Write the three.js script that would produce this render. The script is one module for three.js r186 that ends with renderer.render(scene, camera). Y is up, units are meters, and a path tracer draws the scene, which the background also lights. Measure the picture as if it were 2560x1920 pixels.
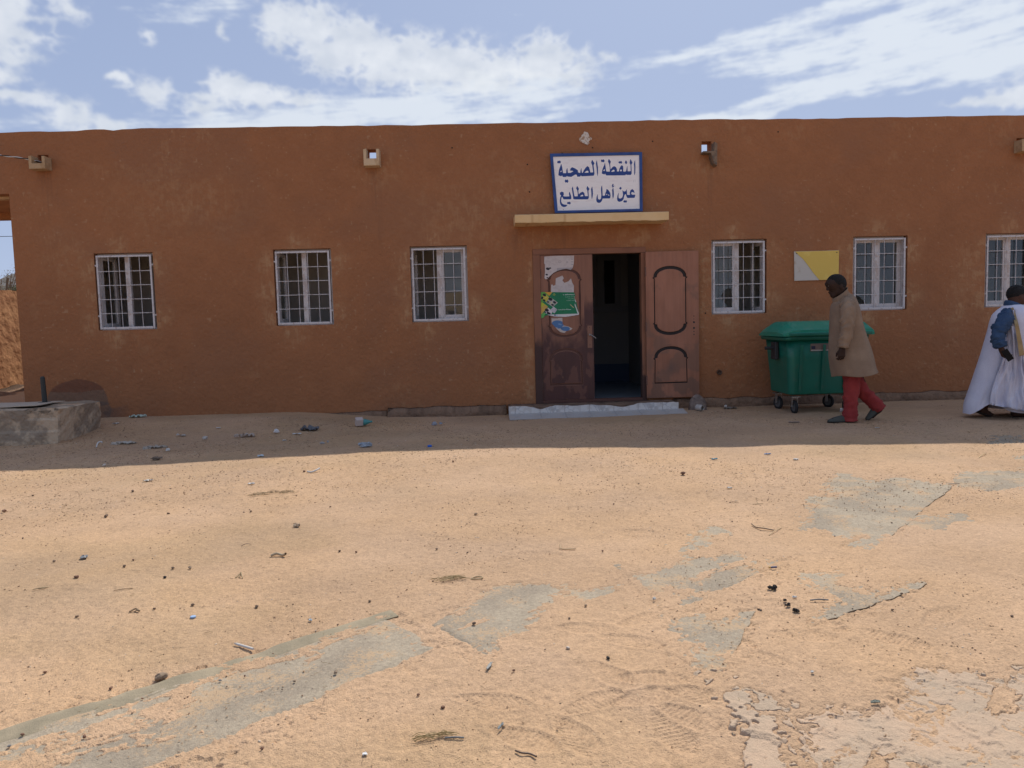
import * as THREE from 'three';
import { mergeGeometries } from 'three/addons/utils/BufferGeometryUtils.js';
import { RoundedBoxGeometry } from 'three/addons/geometries/RoundedBoxGeometry.js';
import { MarchingCubes } from 'three/addons/objects/MarchingCubes.js';

// ---------------------------------------------------------------- camera, sky, sun, exposure
const scene = new THREE.Scene();
const rad = THREE.MathUtils.degToRad;
const EYE = 1.29, DIST = 10.8;
const camera = new THREE.PerspectiveCamera(52.66, 4 / 3, 0.05, 6000);
camera.position.set(0, EYE, DIST);
camera.rotation.set(rad(-4.629), rad(-2.285), rad(-1.5), 'YXZ');
const renderer = new THREE.WebGLRenderer({ antialias: true });
renderer.toneMapping = THREE.LinearToneMapping;
renderer.toneMappingExposure = 1.0;
renderer.shadowMap.enabled = true;

const SUN_EL = rad(47.7), SUN_AZ = rad(20);
const sunDir = new THREE.Vector3(Math.sin(SUN_AZ) * Math.cos(SUN_EL), Math.sin(SUN_EL), -Math.cos(SUN_AZ) * Math.cos(SUN_EL));
const sun = new THREE.DirectionalLight(new THREE.Color().setRGB(1, 0.945, 0.85), 4.35);
sun.position.copy(sunDir).multiplyScalar(60); sun.target.position.set(0, 0, 0);
sun.castShadow = true; sun.shadow.radius = 1; sun.shadow.mapSize.set(4096, 4096);
Object.assign(sun.shadow.camera, { left: -30, right: 30, top: 30, bottom: -45, near: 1, far: 160 });
scene.add(sun, sun.target);

// ---------------------------------------------------------------- noise and helpers
let SEED = 7;
const rnd = () => { SEED = (SEED + 0x6D2B79F5) | 0; let t = Math.imul(SEED ^ (SEED >>> 15), 1 | SEED); t = (t + Math.imul(t ^ (t >>> 7), 61 | t)) ^ t; return ((t ^ (t >>> 14)) >>> 0) / 4294967296; };
const rr = (a, b) => a + (b - a) * rnd();
const hash = (x, y, s) => { let h = Math.imul(x, 374761393) + Math.imul(y, 668265263) + Math.imul(s, 974711) | 0; h = Math.imul(h ^ (h >>> 13), 1274126177); return ((h ^ (h >>> 16)) >>> 0) / 4294967296; };
function vn(x, y, s = 0) {
  const ix = Math.floor(x), iy = Math.floor(y), fx = x - ix, fy = y - iy, u = fx * fx * fx * (fx * (fx * 6 - 15) + 10), v = fy * fy * fy * (fy * (fy * 6 - 15) + 10);
  const a = hash(ix, iy, s), b = hash(ix + 1, iy, s), c = hash(ix, iy + 1, s), d = hash(ix + 1, iy + 1, s);
  return (a + (b - a) * u + (c - a) * v + (a - b - c + d) * u * v) * 2 - 1;
}
function fbm(x, y, o = 4, s = 0, g = 0.5) { let r = 0, a = 1, n = 0; for (let i = 0; i < o; i++) { r += a * vn(x, y, s + i); n += a; a *= g; const t = x * 1.6 - y * 1.2 + 3.1; y = x * 1.2 + y * 1.6 - 1.7; x = t; } return r / n * 1.5; }
// periodic noise for tiling textures: p cells per period
function pvn(x, y, p, s) {
  const ix = Math.floor(x), iy = Math.floor(y), fx = x - ix, fy = y - iy, u = fx * fx * (3 - 2 * fx), v = fy * fy * (3 - 2 * fy), m = (k) => ((k % p) + p) % p;
  const a = hash(m(ix), m(iy), s), b = hash(m(ix + 1), m(iy), s), c = hash(m(ix), m(iy + 1), s), d = hash(m(ix + 1), m(iy + 1), s);
  return (a + (b - a) * u + (c - a) * v + (a - b - c + d) * u * v) * 2 - 1;
}
const pf = (u, v, p, o, s) => { let r = 0, a = 1, n = 0; for (let i = 0; i < o; i++) { r += a * pvn(u * p, v * p, p, s + i); n += a; a *= 0.55; p *= 2; } return r / n * 1.4; };
const cl = (x, a = 0, b = 1) => Math.min(b, Math.max(a, x));
const ss = (a, b, x) => { const t = cl((x - a) / (b - a)); return t * t * (3 - 2 * t); };
const mix = (a, b, t) => a + (b - a) * t;
const mix3 = (a, b, t) => [mix(a[0], b[0], t), mix(a[1], b[1], t), mix(a[2], b[2], t)];
const enc = (x) => { x = cl(x); return 255 * (x <= 0.0031308 ? x * 12.92 : 1.055 * Math.pow(x, 1 / 2.4) - 0.055); };
// a colour texture from f(u, v) -> linear rgb; a grey one from f -> number
function colorTex(w, h, f, rx = 1, ry = 1) {
  const d = new Uint8Array(w * h * 4);
  for (let y = 0, k = 0; y < h; y++) for (let x = 0; x < w; x++, k += 4) { const c = f((x + 0.5) / w, (y + 0.5) / h); d[k] = enc(c[0]); d[k + 1] = enc(c[1]); d[k + 2] = enc(c[2]); d[k + 3] = 255; }
  return finish(new THREE.DataTexture(d, w, h), rx, ry, true);
}
function greyTex(w, h, f, rx = 1, ry = 1) {
  const d = new Uint8Array(w * h * 4);
  for (let y = 0, k = 0; y < h; y++) for (let x = 0; x < w; x++, k += 4) { d[k] = d[k + 1] = d[k + 2] = 255 * cl(f((x + 0.5) / w, (y + 0.5) / h)); d[k + 3] = 255; }
  return finish(new THREE.DataTexture(d, w, h), rx, ry, false);
}
function finish(t, rx, ry, srgb) {
  t.wrapS = t.wrapT = THREE.RepeatWrapping; t.magFilter = THREE.LinearFilter; t.minFilter = THREE.LinearMipmapLinearFilter; t.repeat.set(rx, ry);
  if (srgb) t.colorSpace = THREE.SRGBColorSpace; t.needsUpdate = true; return t;
}
function canvasTex(w, h, draw) {
  const c = document.createElement('canvas'); c.width = w; c.height = h; draw(c.getContext('2d'), w, h);
  const t = new THREE.CanvasTexture(c); t.colorSpace = THREE.SRGBColorSpace; t.magFilter = THREE.LinearFilter; return t;
}
const lin = (r, g, b) => new THREE.Color().setRGB(r, g, b);
const std = (c, rough = 0.9, extra = {}) => new THREE.MeshStandardMaterial({ color: Array.isArray(c) ? lin(...c) : c, roughness: rough, ...extra });
const taken = {};
const numbered = (n) => { const k = taken[n] = (taken[n] ?? -1) + 1; return k ? n + '_' + String(k).padStart(3, '0') : n; };
function tag(o, label, category, group, kind) { o.userData.label = label; if (category) o.userData.category = category; if (group) o.userData.group = group; if (kind) o.userData.kind = kind; return o; }
function thing(name, label, category, pos = [0, 0, 0], group) { const g = new THREE.Group(); g.name = numbered(name); g.position.set(...pos); tag(g, label, category, group); scene.add(g); return g; }
function part(name, geo, mat, parent, pos, rot) {
  const m = new THREE.Mesh(geo, mat); m.name = parent === scene ? numbered(name) : name; m.castShadow = m.receiveShadow = true;
  if (pos) m.position.set(...pos); if (rot) m.rotation.set(...rot); parent.add(m); return m;
}
const grp = (name, parent, pos) => { const g = new THREE.Group(); g.name = name; if (pos) g.position.set(...pos); parent.add(g); return g; };
// a box given by its corners, with its uv in metres
function bx(x0, y0, z0, x1, y1, z1, r = 0) {
  const w = x1 - x0, h = y1 - y0, d = z1 - z0, g = r ? new RoundedBoxGeometry(w, h, d, 2, Math.min(r, w / 2.01, h / 2.01, d / 2.01)) : new THREE.BoxGeometry(w, h, d);
  g.translate((x0 + x1) / 2, (y0 + y1) / 2, (z0 + z1) / 2); return boxUv(r ? g : g.toNonIndexed());
}
function boxUv(g) {
  const p = g.attributes.position, n = g.attributes.normal, uv = new Float32Array(p.count * 2);
  for (let i = 0; i < p.count; i++) { const ax = Math.abs(n.getX(i)), ay = Math.abs(n.getY(i)), az = Math.abs(n.getZ(i)); if (az >= ax && az >= ay) { uv[2 * i] = p.getX(i); uv[2 * i + 1] = p.getY(i); } else if (ax >= ay) { uv[2 * i] = p.getZ(i); uv[2 * i + 1] = p.getY(i); } else { uv[2 * i] = p.getX(i); uv[2 * i + 1] = p.getZ(i); } }
  g.setAttribute('uv', new THREE.BufferAttribute(uv, 2)); return g;
}
const join = (list) => mergeGeometries(list.map((g) => { const q = g.index ? g.toNonIndexed() : g; for (const k of Object.keys(q.attributes)) if (!['position', 'normal', 'uv'].includes(k)) q.deleteAttribute(k); if (!q.attributes.uv) boxUv(q); return q; }));
const V = (...a) => new THREE.Vector3(...a);
const tube = (pts, r, seg = 24, sides = 7) => new THREE.TubeGeometry(new THREE.CatmullRomCurve3(pts.map((p) => V(...p))), seg, r, sides, false);
const shape = (pts, holes = []) => { const s = new THREE.Shape(pts.map((p) => new THREE.Vector2(...p))); for (const h of holes) s.holes.push(new THREE.Path(h.map((p) => new THREE.Vector2(...p)))); return s; };
const extr = (s, depth, bevel = 0) => new THREE.ExtrudeGeometry(s, { depth: depth - 2 * bevel, bevelEnabled: bevel > 0, bevelThickness: bevel, bevelSize: bevel, bevelOffset: -bevel, bevelSegments: 2, curveSegments: 10 }).translate(0, 0, bevel);
// rings of points [ [ [x,y,z]... ]... ] into one skin
function skin(rings, closeEnds = true, wrap = true) {
  const n = rings[0].length, pos = [], uv = [], idx = [];
  rings.forEach((r, i) => r.forEach((p, j) => { pos.push(...p); uv.push(j / n, i / rings.length); }));
  const m = wrap ? n : n - 1;
  for (let i = 0; i < rings.length - 1; i++) for (let j = 0; j < m; j++) { const a = i * n + j, b = i * n + (j + 1) % n, c = a + n, d = b + n; idx.push(a, b, c, b, d, c); }
  if (closeEnds) for (const i of [0, rings.length - 1]) { const c = pos.length / 3, r = rings[i]; pos.push(...[0, 1, 2].map((k) => r.reduce((s, p) => s + p[k], 0) / n)); uv.push(0.5, 0.5); for (let j = 0; j < n; j++) { const a = i * n + j, b = i * n + (j + 1) % n; i ? idx.push(a, b, c) : idx.push(b, a, c); } }
  const g = new THREE.BufferGeometry(); g.setAttribute('position', new THREE.Float32BufferAttribute(pos, 3)); g.setAttribute('uv', new THREE.Float32BufferAttribute(uv, 2)); g.setIndex(idx); g.computeVertexNormals(); return g;
}
// the surface where sdf = 0, inside a cube of half side e about c
const blank = new THREE.MeshBasicMaterial();
function sdfMesh(sdf, c, e, n) {
  const mc = new MarchingCubes(n, blank, false, false, 400000), f = mc.field, h = n / 2;
  for (let z = 0, i = 0; z < n; z++) for (let y = 0; y < n; y++) for (let x = 0; x < n; x++, i++) f[i] = -sdf(c[0] + (x - h) / h * e, c[1] + (y - h) / h * e, c[2] + (z - h) / h * e);
  mc.isolation = 0; mc.update();
  const k = mc.count, p = mc.positionArray.slice(0, k * 3), nn = mc.normalArray.slice(0, k * 3), g = new THREE.BufferGeometry();
  for (let i = 0; i < k * 3; i++) p[i] = c[i % 3] + p[i] * e;
  for (let i = 0; i < k * 3; i += 3) { const l = Math.hypot(nn[i], nn[i + 1], nn[i + 2]) || 1; nn[i] /= l; nn[i + 1] /= l; nn[i + 2] /= l; }
  g.setAttribute('position', new THREE.BufferAttribute(p, 3)); g.setAttribute('normal', new THREE.BufferAttribute(nn, 3)); return boxUv(g);
}
const smin = (a, b, k) => { const h = Math.max(k - Math.abs(a - b), 0) / k; return Math.min(a, b) - h * h * k * 0.25; };
function capsule(a, b, ra, rb) {
  const dx = b[0] - a[0], dy = b[1] - a[1], dz = b[2] - a[2], l = dx * dx + dy * dy + dz * dz || 1e-9;
  return (x, y, z) => { const px = x - a[0], py = y - a[1], pz = z - a[2], t = cl((px * dx + py * dy + pz * dz) / l); return Math.hypot(px - dx * t, py - dy * t, pz - dz * t) - (ra + (rb - ra) * t); };
}

// ---------------------------------------------------------------- sky: air and clouds by azimuth and elevation, degrees
{
  const W = 4096, H = 2048, d = new Float32Array(W * H * 4);
  // heaped clouds: azimuth, elevation, half width, half height, weight
  const heap = [[-13, 19.9, 1.6, 1.3, 1], [-11.3, 19.6, 1.9, 1.6, 1], [-9.6, 18.6, 2.2, 1.5, 1], [-8.1, 19, 1.2, 1.6, 1], [-6.4, 17.9, 2, 1.5, 1], [-4.6, 18, 2, 1.6, 1], [-2.4, 18.1, 1.7, 1.5, 1], [-0.4, 17.6, 2.2, 1.6, 1], [2.2, 17.6, 1.8, 1.2, 1], [4.8, 17.9, 2, 1.6, 1], [6.9, 17.7, 1.7, 1.1, 0.9], [9.6, 18, 1, 0.4, 0.6],
    [-23.1, 15.8, 0.7, 0.5, 0.9], [-21.4, 15.1, 1, 0.9, 0.9], [-16.6, 15.7, 1.6, 0.9, 1], [-14.9, 15.5, 1.3, 0.8, 1], [-18.4, 14.7, 1.6, 0.8, 0.9], [-12.4, 15.4, 1.8, 0.7, 0.9], [-26.2, 13.6, 1.6, 0.9, 0.9], [-24.6, 13.3, 1.6, 0.6, 0.8], [-28.6, 14.1, 1.7, 0.45, 0.9], [8, 16.5, 1.3, 0.5, 0.7], [-17, 19.3, 0.4, 0.5, 0.6], [-21.6, 18.5, 0.6, 0.7, 0.5], [-31, 18.6, 3.2, 2.4, 1.05], [-29.2, 15.9, 1.4, 1.7, 0.85], [-26, 19.8, 1.2, 1.1, 0.7], [34.5, 12.6, 2.4, 0.6, 0.9], [38, 13.2, 3, 1, 0.9]];
  // thin veils: azimuth, elevation, half length, half width, tilt in degrees, weight
  const veil = [[-2, 15.9, 9, 1.5, 5, 0.95], [-9, 14.3, 9, 1.3, 4, 0.95], [-16, 13.6, 8, 0.9, 2, 0.8], [4, 16, 5, 1.1, 6, 0.7], [1.5, 14.3, 8, 0.5, 5, 0.7], [-22, 20.2, 5, 1, 0, 0.5], [-17.5, 20.8, 3, 1, 10, 0.6], [18, 18, 5.5, 0.75, 6, 0.95], [26, 19.6, 5, 0.7, 8, 1], [24, 17, 6, 1.1, 4, 1.05], [31, 17.4, 6, 1.8, 4, 1.15], [37, 17.6, 7, 2.4, 3, 1.2], [22, 14.4, 5.5, 1.1, 9, 1.05], [18, 13.4, 4, 0.7, 6, 0.9], [30, 14.8, 6, 0.9, 5, 1], [38, 14.8, 6, 1, 4, 1], [16.5, 13.2, 5, 0.6, 3, 0.6], [8, 13, 6, 0.4, 3, 0.4], [1.2, 20.9, 3.4, 0.25, 4, 0.6], [-28, 12.6, 4, 0.5, 2, 0.6]];
  const sc = Math.cos(SUN_EL), sunAz = SUN_AZ * 180 / Math.PI;
  for (let j = 0, k = 0; j < H; j++) {
    const el = ((j + 0.5) / H - 0.5) * 180, ce = Math.cos(rad(el)), se = Math.sin(rad(el));
    for (let i = 0; i < W; i++, k += 4) {
      d[k + 3] = 1;
      if (el < -4) { d[k] = 0.3; d[k + 1] = 0.22; d[k + 2] = 0.14; continue; }
      const phi = ((i + 0.5) / W - 0.5) * 360; let az = phi + 90; if (az > 180) az -= 360;
      const e = Math.max(el, 0), t = 1 - Math.exp(-e / 34);
      let c = mix3([0.40, 0.505, 0.725], [0.105, 0.18, 0.41], t);
      const ca = ce * sc * Math.cos(rad(az - sunAz)) + se * Math.sin(SUN_EL), ang = Math.acos(cl(ca, -1, 1)) * 57.3;
      const glow = 0.55 * Math.exp(-ang / 14) + 0.16 * Math.exp(-ang / 45); c = [c[0] + glow, c[1] + glow * 0.98, c[2] + glow * 0.9];
      let heapD = 0, veilD = 0, lit = 0.5;
      if (el < 30 && Math.abs(az) < 52) {
        const wx = fbm(az * 0.5, el * 0.7, 3, 11) * 0.8, wy = fbm(az * 0.5, el * 0.7, 3, 23) * 0.5;
        for (const [a, b, w, h, m] of heap) { const x = (az + wx * 0.6 - a) / w, y = (el + wy * 0.5 - b) / h, q = x * x + y * y; if (q < 6) heapD = Math.max(heapD, m * Math.exp(-q * 0.75)) + m * Math.exp(-q * 0.75) * 0.18; }
        for (const [a, b, l, w, tl, m] of veil) { const c0 = Math.cos(rad(tl)), s0 = Math.sin(rad(tl)), x0 = az + wx - a, y0 = el + wy * 0.7 - b, x = (x0 * c0 + y0 * s0) / l, y = (-x0 * s0 + y0 * c0) / w, q = x * x + y * y; if (q < 8) veilD += m * Math.exp(-q); }
        const b1 = 1 - Math.abs(fbm(az * 0.8, el * 1.15, 6, 31, 0.52)), st = fbm(az * 0.28 + el * 0.12, el * 1.9 - az * 0.16, 5, 41, 0.6), ft = fbm(az * 1.1, el * 1.5, 4, 61, 0.6);
        lit = 0.5 + 0.5 * fbm(az * 0.7 + 0.25, el * 1.0 + 0.5, 4, 31);
        heapD = ss(0.16, 0.98, heapD * 0.95 + (b1 - 0.68) * 0.7 * ss(0.05, 0.4, heapD));
        veilD = cl(veilD, 0, 1.2); veilD = ss(0.34, 1.3, veilD + (st * 0.55 + ft * 0.16) * ss(0.02, 0.4, veilD)) * 0.9;
      }
      const edge = ss(28, 50, Math.abs(az)) + ss(22, 30, el);
      if (edge > 0 && el > 2) {   // the rest of the sky: the same kind of scattered cloud, laid on a plane overhead
        const q = 1 / (se + 0.12), X = ce * Math.sin(rad(az)) * q, Y = ce * Math.cos(rad(az)) * q, n = fbm(X * 1.7, Y * 1.7, 5, 71, 0.55);
        veilD = Math.max(veilD, cl(edge) * 0.6 * ss(0.0, 0.6, n));
      }
      const hc = mix3([0.66, 0.71, 0.79], [0.86, 0.89, 0.93], lit), vc = [0.76, 0.815, 0.88].map((x) => x + glow * 0.35);
      c = mix3(c, vc, cl(veilD) * 0.9); c = mix3(c, hc, cl(heapD) * 0.82);
      const hz = Math.exp(-e / 4.5) * 0.4; c = mix3(c, [0.59, 0.66, 0.77], hz);
      d[k] = c[0]; d[k + 1] = c[1]; d[k + 2] = c[2];
    }
  }
  const t = new THREE.DataTexture(d, W, H, THREE.RGBAFormat, THREE.FloatType);
  t.mapping = THREE.EquirectangularReflectionMapping; t.magFilter = THREE.LinearFilter; t.needsUpdate = true;
  scene.background = t; scene.environment = t; scene.environmentIntensity = 1;
}

// ---------------------------------------------------------------- ground
// bare patches: where the wind has cleared the sand off what lies under it. [polygon x,z ..., share of it that stays sandy]
const bare = [
  [[-1.75, 8.5, -1.58, 8.33, -1.48, 8.2, -1.23, 8.01, -0.95, 7.78, -0.61, 7.51, -0.44, 7.37, -0.3, 7.55, -0.15, 7.76, -0.22, 7.88, -0.46, 8.13, -0.63, 8.31, -0.8, 8.49, -0.86, 8.69, -1.3, 9.05, -1.75, 8.9], 0.5],
  [[-0.25, 7.6, -0.21, 7.45, -0.15, 7.37, -0.07, 7.29, -0.01, 7.18, 0.12, 7.09, 0.39, 7.12, 0.32, 7.37, 0.25, 7.36, 0.21, 7.6, 0.1, 7.64, 0.01, 7.81, -0.09, 7.88, -0.14, 7.78], 0.36],
  [[0.41, 7.22, 0.47, 7.26, 0.6, 7.21, 0.56, 7.38, 0.45, 7.38], 0.35],
  [[0.67, 6.78, 0.7, 7.03, 0.87, 6.95, 1.03, 6.83, 1.19, 6.74, 1.35, 6.68, 1.39, 7.01, 1.29, 7.22, 1.03, 7.28, 1.07, 7.34, 0.98, 7.46, 0.86, 7.47, 0.94, 7.27, 1, 7.19, 0.81, 7.13, 0.75, 7.36, 0.69, 7.15], 0.3],
  [[1.06, 6.52, 1.2, 6.46, 1.36, 6.15, 1.5, 6.17, 1.48, 6.27, 1.33, 6.39, 1.25, 6.55, 1.06, 6.64], 0.3],
  [[1.45, 6.84, 1.64, 6.79, 1.46, 7.08, 1.3, 7.38, 1.21, 7.38, 1.33, 7.22], 0.28],
  [[0.87, 7.54, 0.97, 7.52, 0.94, 7.68, 0.97, 7.74, 1.05, 7.59, 1.16, 7.57, 0.98, 7.89, 0.84, 8.13, 0.74, 8.09, 0.75, 7.93, 0.82, 7.9, 0.76, 7.8], 0.22],
  [[1.57, 7.07, 1.71, 7.12, 1.77, 7.09, 1.71, 7.41, 1.66, 7.47, 2.08, 7.28, 2.08, 7.33, 1.86, 7.46, 1.61, 7.6, 1.45, 7.68, 1.46, 7.6, 1.61, 7.5, 1.55, 7.25], 0.25],
  [[1.31, 7.69, 1.34, 7.6, 1.39, 7.56, 1.36, 7.67, 1.41, 7.72, 1.33, 7.77], 0.2],
  [[2.65, 4.97, 2.86, 4.66, 2.95, 5.06, 3.24, 4.99, 3.3, 5.19, 3.44, 5.36, 3.29, 5.58, 2.69, 6.14, 2.1, 6.72, 2.04, 6.65, 2.2, 6.46, 1.94, 6.3, 2.16, 5.84, 2.27, 5.55, 2.46, 5.49], 0.12],
  [[3.44, 5.25, 3.82, 4.83, 4.15, 4.76, 4.4, 4.9, 4.29, 5.09, 3.99, 5.49, 3.53, 5.49], 0.15],
  [[2.57, 6.27, 2.79, 6.1, 2.84, 6.19, 3.02, 6.11, 2.95, 6.23, 2.72, 6.39], 0.25],
  [[4.75, 4.12, 4.97, 3.93, 5.4, 3.86, 5.3, 4.4, 4.64, 4.62], 0.2],
  [[5.0, 3.42, 5.3, 3.0, 5.7, 3.0, 5.6, 3.42], 0.3],
  [[1.45, 8.22, 1.61, 8.16, 1.75, 8.26, 1.9, 8.2, 2.5, 8.2, 2.5, 9.1, 0.7, 9.1, 0.92, 8.66, 1.02, 8.5, 0.87, 8.39, 0.92, 8.33, 1.05, 8.4, 1.28, 8.41, 1.42, 8.35], 0.24],
  [[0.81, 8.22, 0.88, 8.22, 0.86, 8.37, 0.85, 8.54, 0.88, 8.7, 0.8, 9, 0.68, 9, 0.78, 8.59, 0.77, 8.44], 0.25],
].map(([p, sandy], n) => ({ p, sandy, n, x0: Math.min(...p.filter((_, i) => !(i % 2))) - 0.1, x1: Math.max(...p.filter((_, i) => !(i % 2))) + 0.1, z0: Math.min(...p.filter((_, i) => i % 2)) - 0.1, z1: Math.max(...p.filter((_, i) => i % 2)) + 0.1 }));
function inside(p, x, z) {   // signed distance, positive inside
  let d = 1e9, s = -1;
  for (let i = 0, n = p.length, j = n - 2; i < n; j = i, i += 2) {
    const ex = p[j] - p[i], ez = p[j + 1] - p[i + 1], wx = x - p[i], wz = z - p[i + 1], t = cl((wx * ex + wz * ez) / (ex * ex + ez * ez));
    d = Math.min(d, (wx - ex * t) ** 2 + (wz - ez * t) ** 2);
    if ((p[i + 1] > z) !== (p[j + 1] > z) && x < ex * (z - p[i + 1]) / ez + p[i]) s = -s;
  }
  return s * Math.sqrt(d);
}
function bareAt(x, z) {
  let e = -3;
  for (const b of bare) {
    if (x < b.x0 || x > b.x1 || z < b.z0 || z > b.z1) continue;
    const sd = inside(b.p, x, z), n = fbm(x * 9, z * 9, 3, 200 + b.n), f = fbm(x * 55, z * 55, 2, 230) + 0.8 * fbm(x * 24, z * 24, 2, 231);
    let v = cl(sd / 0.055, -3, 1.4) + n * 0.9 + f * 0.8;
    v -= 2.2 * ss(1 - 1.7 * b.sandy, 1.35 - 1.7 * b.sandy, fbm((x * 0.79 - z * 0.61) * 3.2, (x * 0.61 + z * 0.79) * 9, 5, 260 + b.n, 0.6) + 0.12) ;
    e = Math.max(e, v);
  }
  return e;
}
const gauss = (x, z, cx, cz, sx, sz) => Math.exp(-(((x - cx) / sx) ** 2) - ((z - cz) / sz) ** 2);
function base(x, z) {
  let h = 0;
  if (x > -20 && x < 20 && z > -20 && z < 16) {
    h += 0.115 * ss(-0.9, -2.8, x) * ss(1.9, 0.15, z) + 0.055 * gauss(x, z, -0.3, 3.2, 2.6, 1.1) - 0.045 * gauss(x, z, 5, 3.5, 1.6, 1.3);
    h += 0.012 * fbm(x * 0.9, z * 0.9, 3, 300);
  }
  return h;
}
// shoe prints: x, z, heading, tread
const prints = [[0.26, 8.5, 1.2, 0], [0.56, 8.5, 1.3, 1], [0.56, 7.8, 0.5, 0], [0.66, 7.6, -0.4, 1], [0.58, 8.14, 0.2, 1], [0.44, 8.1, 1.1, 0], [0.64, 8.42, 0.8, 1], [0.52, 8.28, -0.3, 0], [0.7, 8.28, 0.6, 0], [1.0, 8.02, 0.7, 0], [1.26, 7.84, 0.3, 1], [0.7, 8.06, 1.4, 1], [0.4, 7.66, 0.2, 0], [1.24, 7.47, 0.4, 1], [0.1, 8.5, 0.6, 1], [-0.2, 7.0, 0.5, 0], [0.3, 6.6, 0.2, 1], [0.15, 7.5, 0.9, 0], [0.9, 6.2, 0.3, 1], [0.6, 5.6, -0.2, 0], [1.6, 7.9, 0.8, 1], [1.9, 7.7, -0.6, 0], [0.0, 8.25, 0.3, 0], [0.35, 8.3, -0.5, 1], [-0.3, 6.2, 0.7, 1], [0.2, 5.2, 0.1, 0], [1.3, 5.4, 0.4, 1]].map(([x, z, a, t]) => ({ x, z, c: Math.cos(a), s: Math.sin(a), t }));
function printAt(x, z) {
  let h = 0;
  for (const q of prints) {
    const dx = x - q.x, dz = z - q.z; if (Math.abs(dx) > 0.2 || Math.abs(dz) > 0.2) continue;
    const a = dx * q.c + dz * q.s, b = -dx * q.s + dz * q.c, w = 0.046 + 0.012 * Math.sin(a * 14 + 0.6), e = Math.hypot(a / 0.13, b / w) - 1;
    const tread = q.t ? 0.5 + 0.5 * Math.sin(a * 330) : 0.5 + 0.5 * Math.sin((a + Math.abs(b)) * 250);
    h += -0.0055 * ss(0.1, -0.15, e) * (0.45 + 0.55 * tread) + 0.0024 * Math.exp(-(((e - 0.22) / 0.16) ** 2));
  }
  return h;
}
const sandMat = (() => {
  const map = colorTex(2048, 2048, (u, v) => {
    const g = pvn(u * 1024, v * 1024, 1024, 1) * 0.5 + pvn(u * 512, v * 512, 512, 2) * 0.5, m = pf(u, v, 6, 6, 5), n = pf(u, v, 40, 3, 15), c1 = pvn(u * 300, v * 300, 300, 3), c2 = pvn(u * 180 + 5, v * 180, 180, 4), c3 = pf(u, v, 90, 2, 6), k = 0.96 + 0.2 * g + 0.05 * m + 0.04 * n + 0.09 * c1 + 0.045 * c2 + 0.035 * c3;
    let c = mix3([0.51, 0.325, 0.184], [0.47, 0.308, 0.188], cl(0.5 + m * 0.8)).map((x) => x * k);
    const speck = pvn(u * 640 + 3, v * 640, 640, 77); if (speck > 0.8) c = mix3(c, [0.14, 0.09, 0.05], ss(0.8, 0.95, speck) * 0.8); if (speck < -0.93) c = mix3(c, [0.68, 0.55, 0.4], 0.6);
    return c;
  }, 1 / 3, 1 / 3);
  const bump = greyTex(1024, 1024, (u, v) => 0.5 + 0.22 * pf(u, v, 48, 4, 90) + 0.2 * pvn(u * 512, v * 512, 512, 95), 1 / 1.2, 1 / 1.2);
  return new THREE.MeshStandardMaterial({ map, bumpMap: bump, bumpScale: 0.0065, roughness: 1, vertexColors: true });
})();
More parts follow.
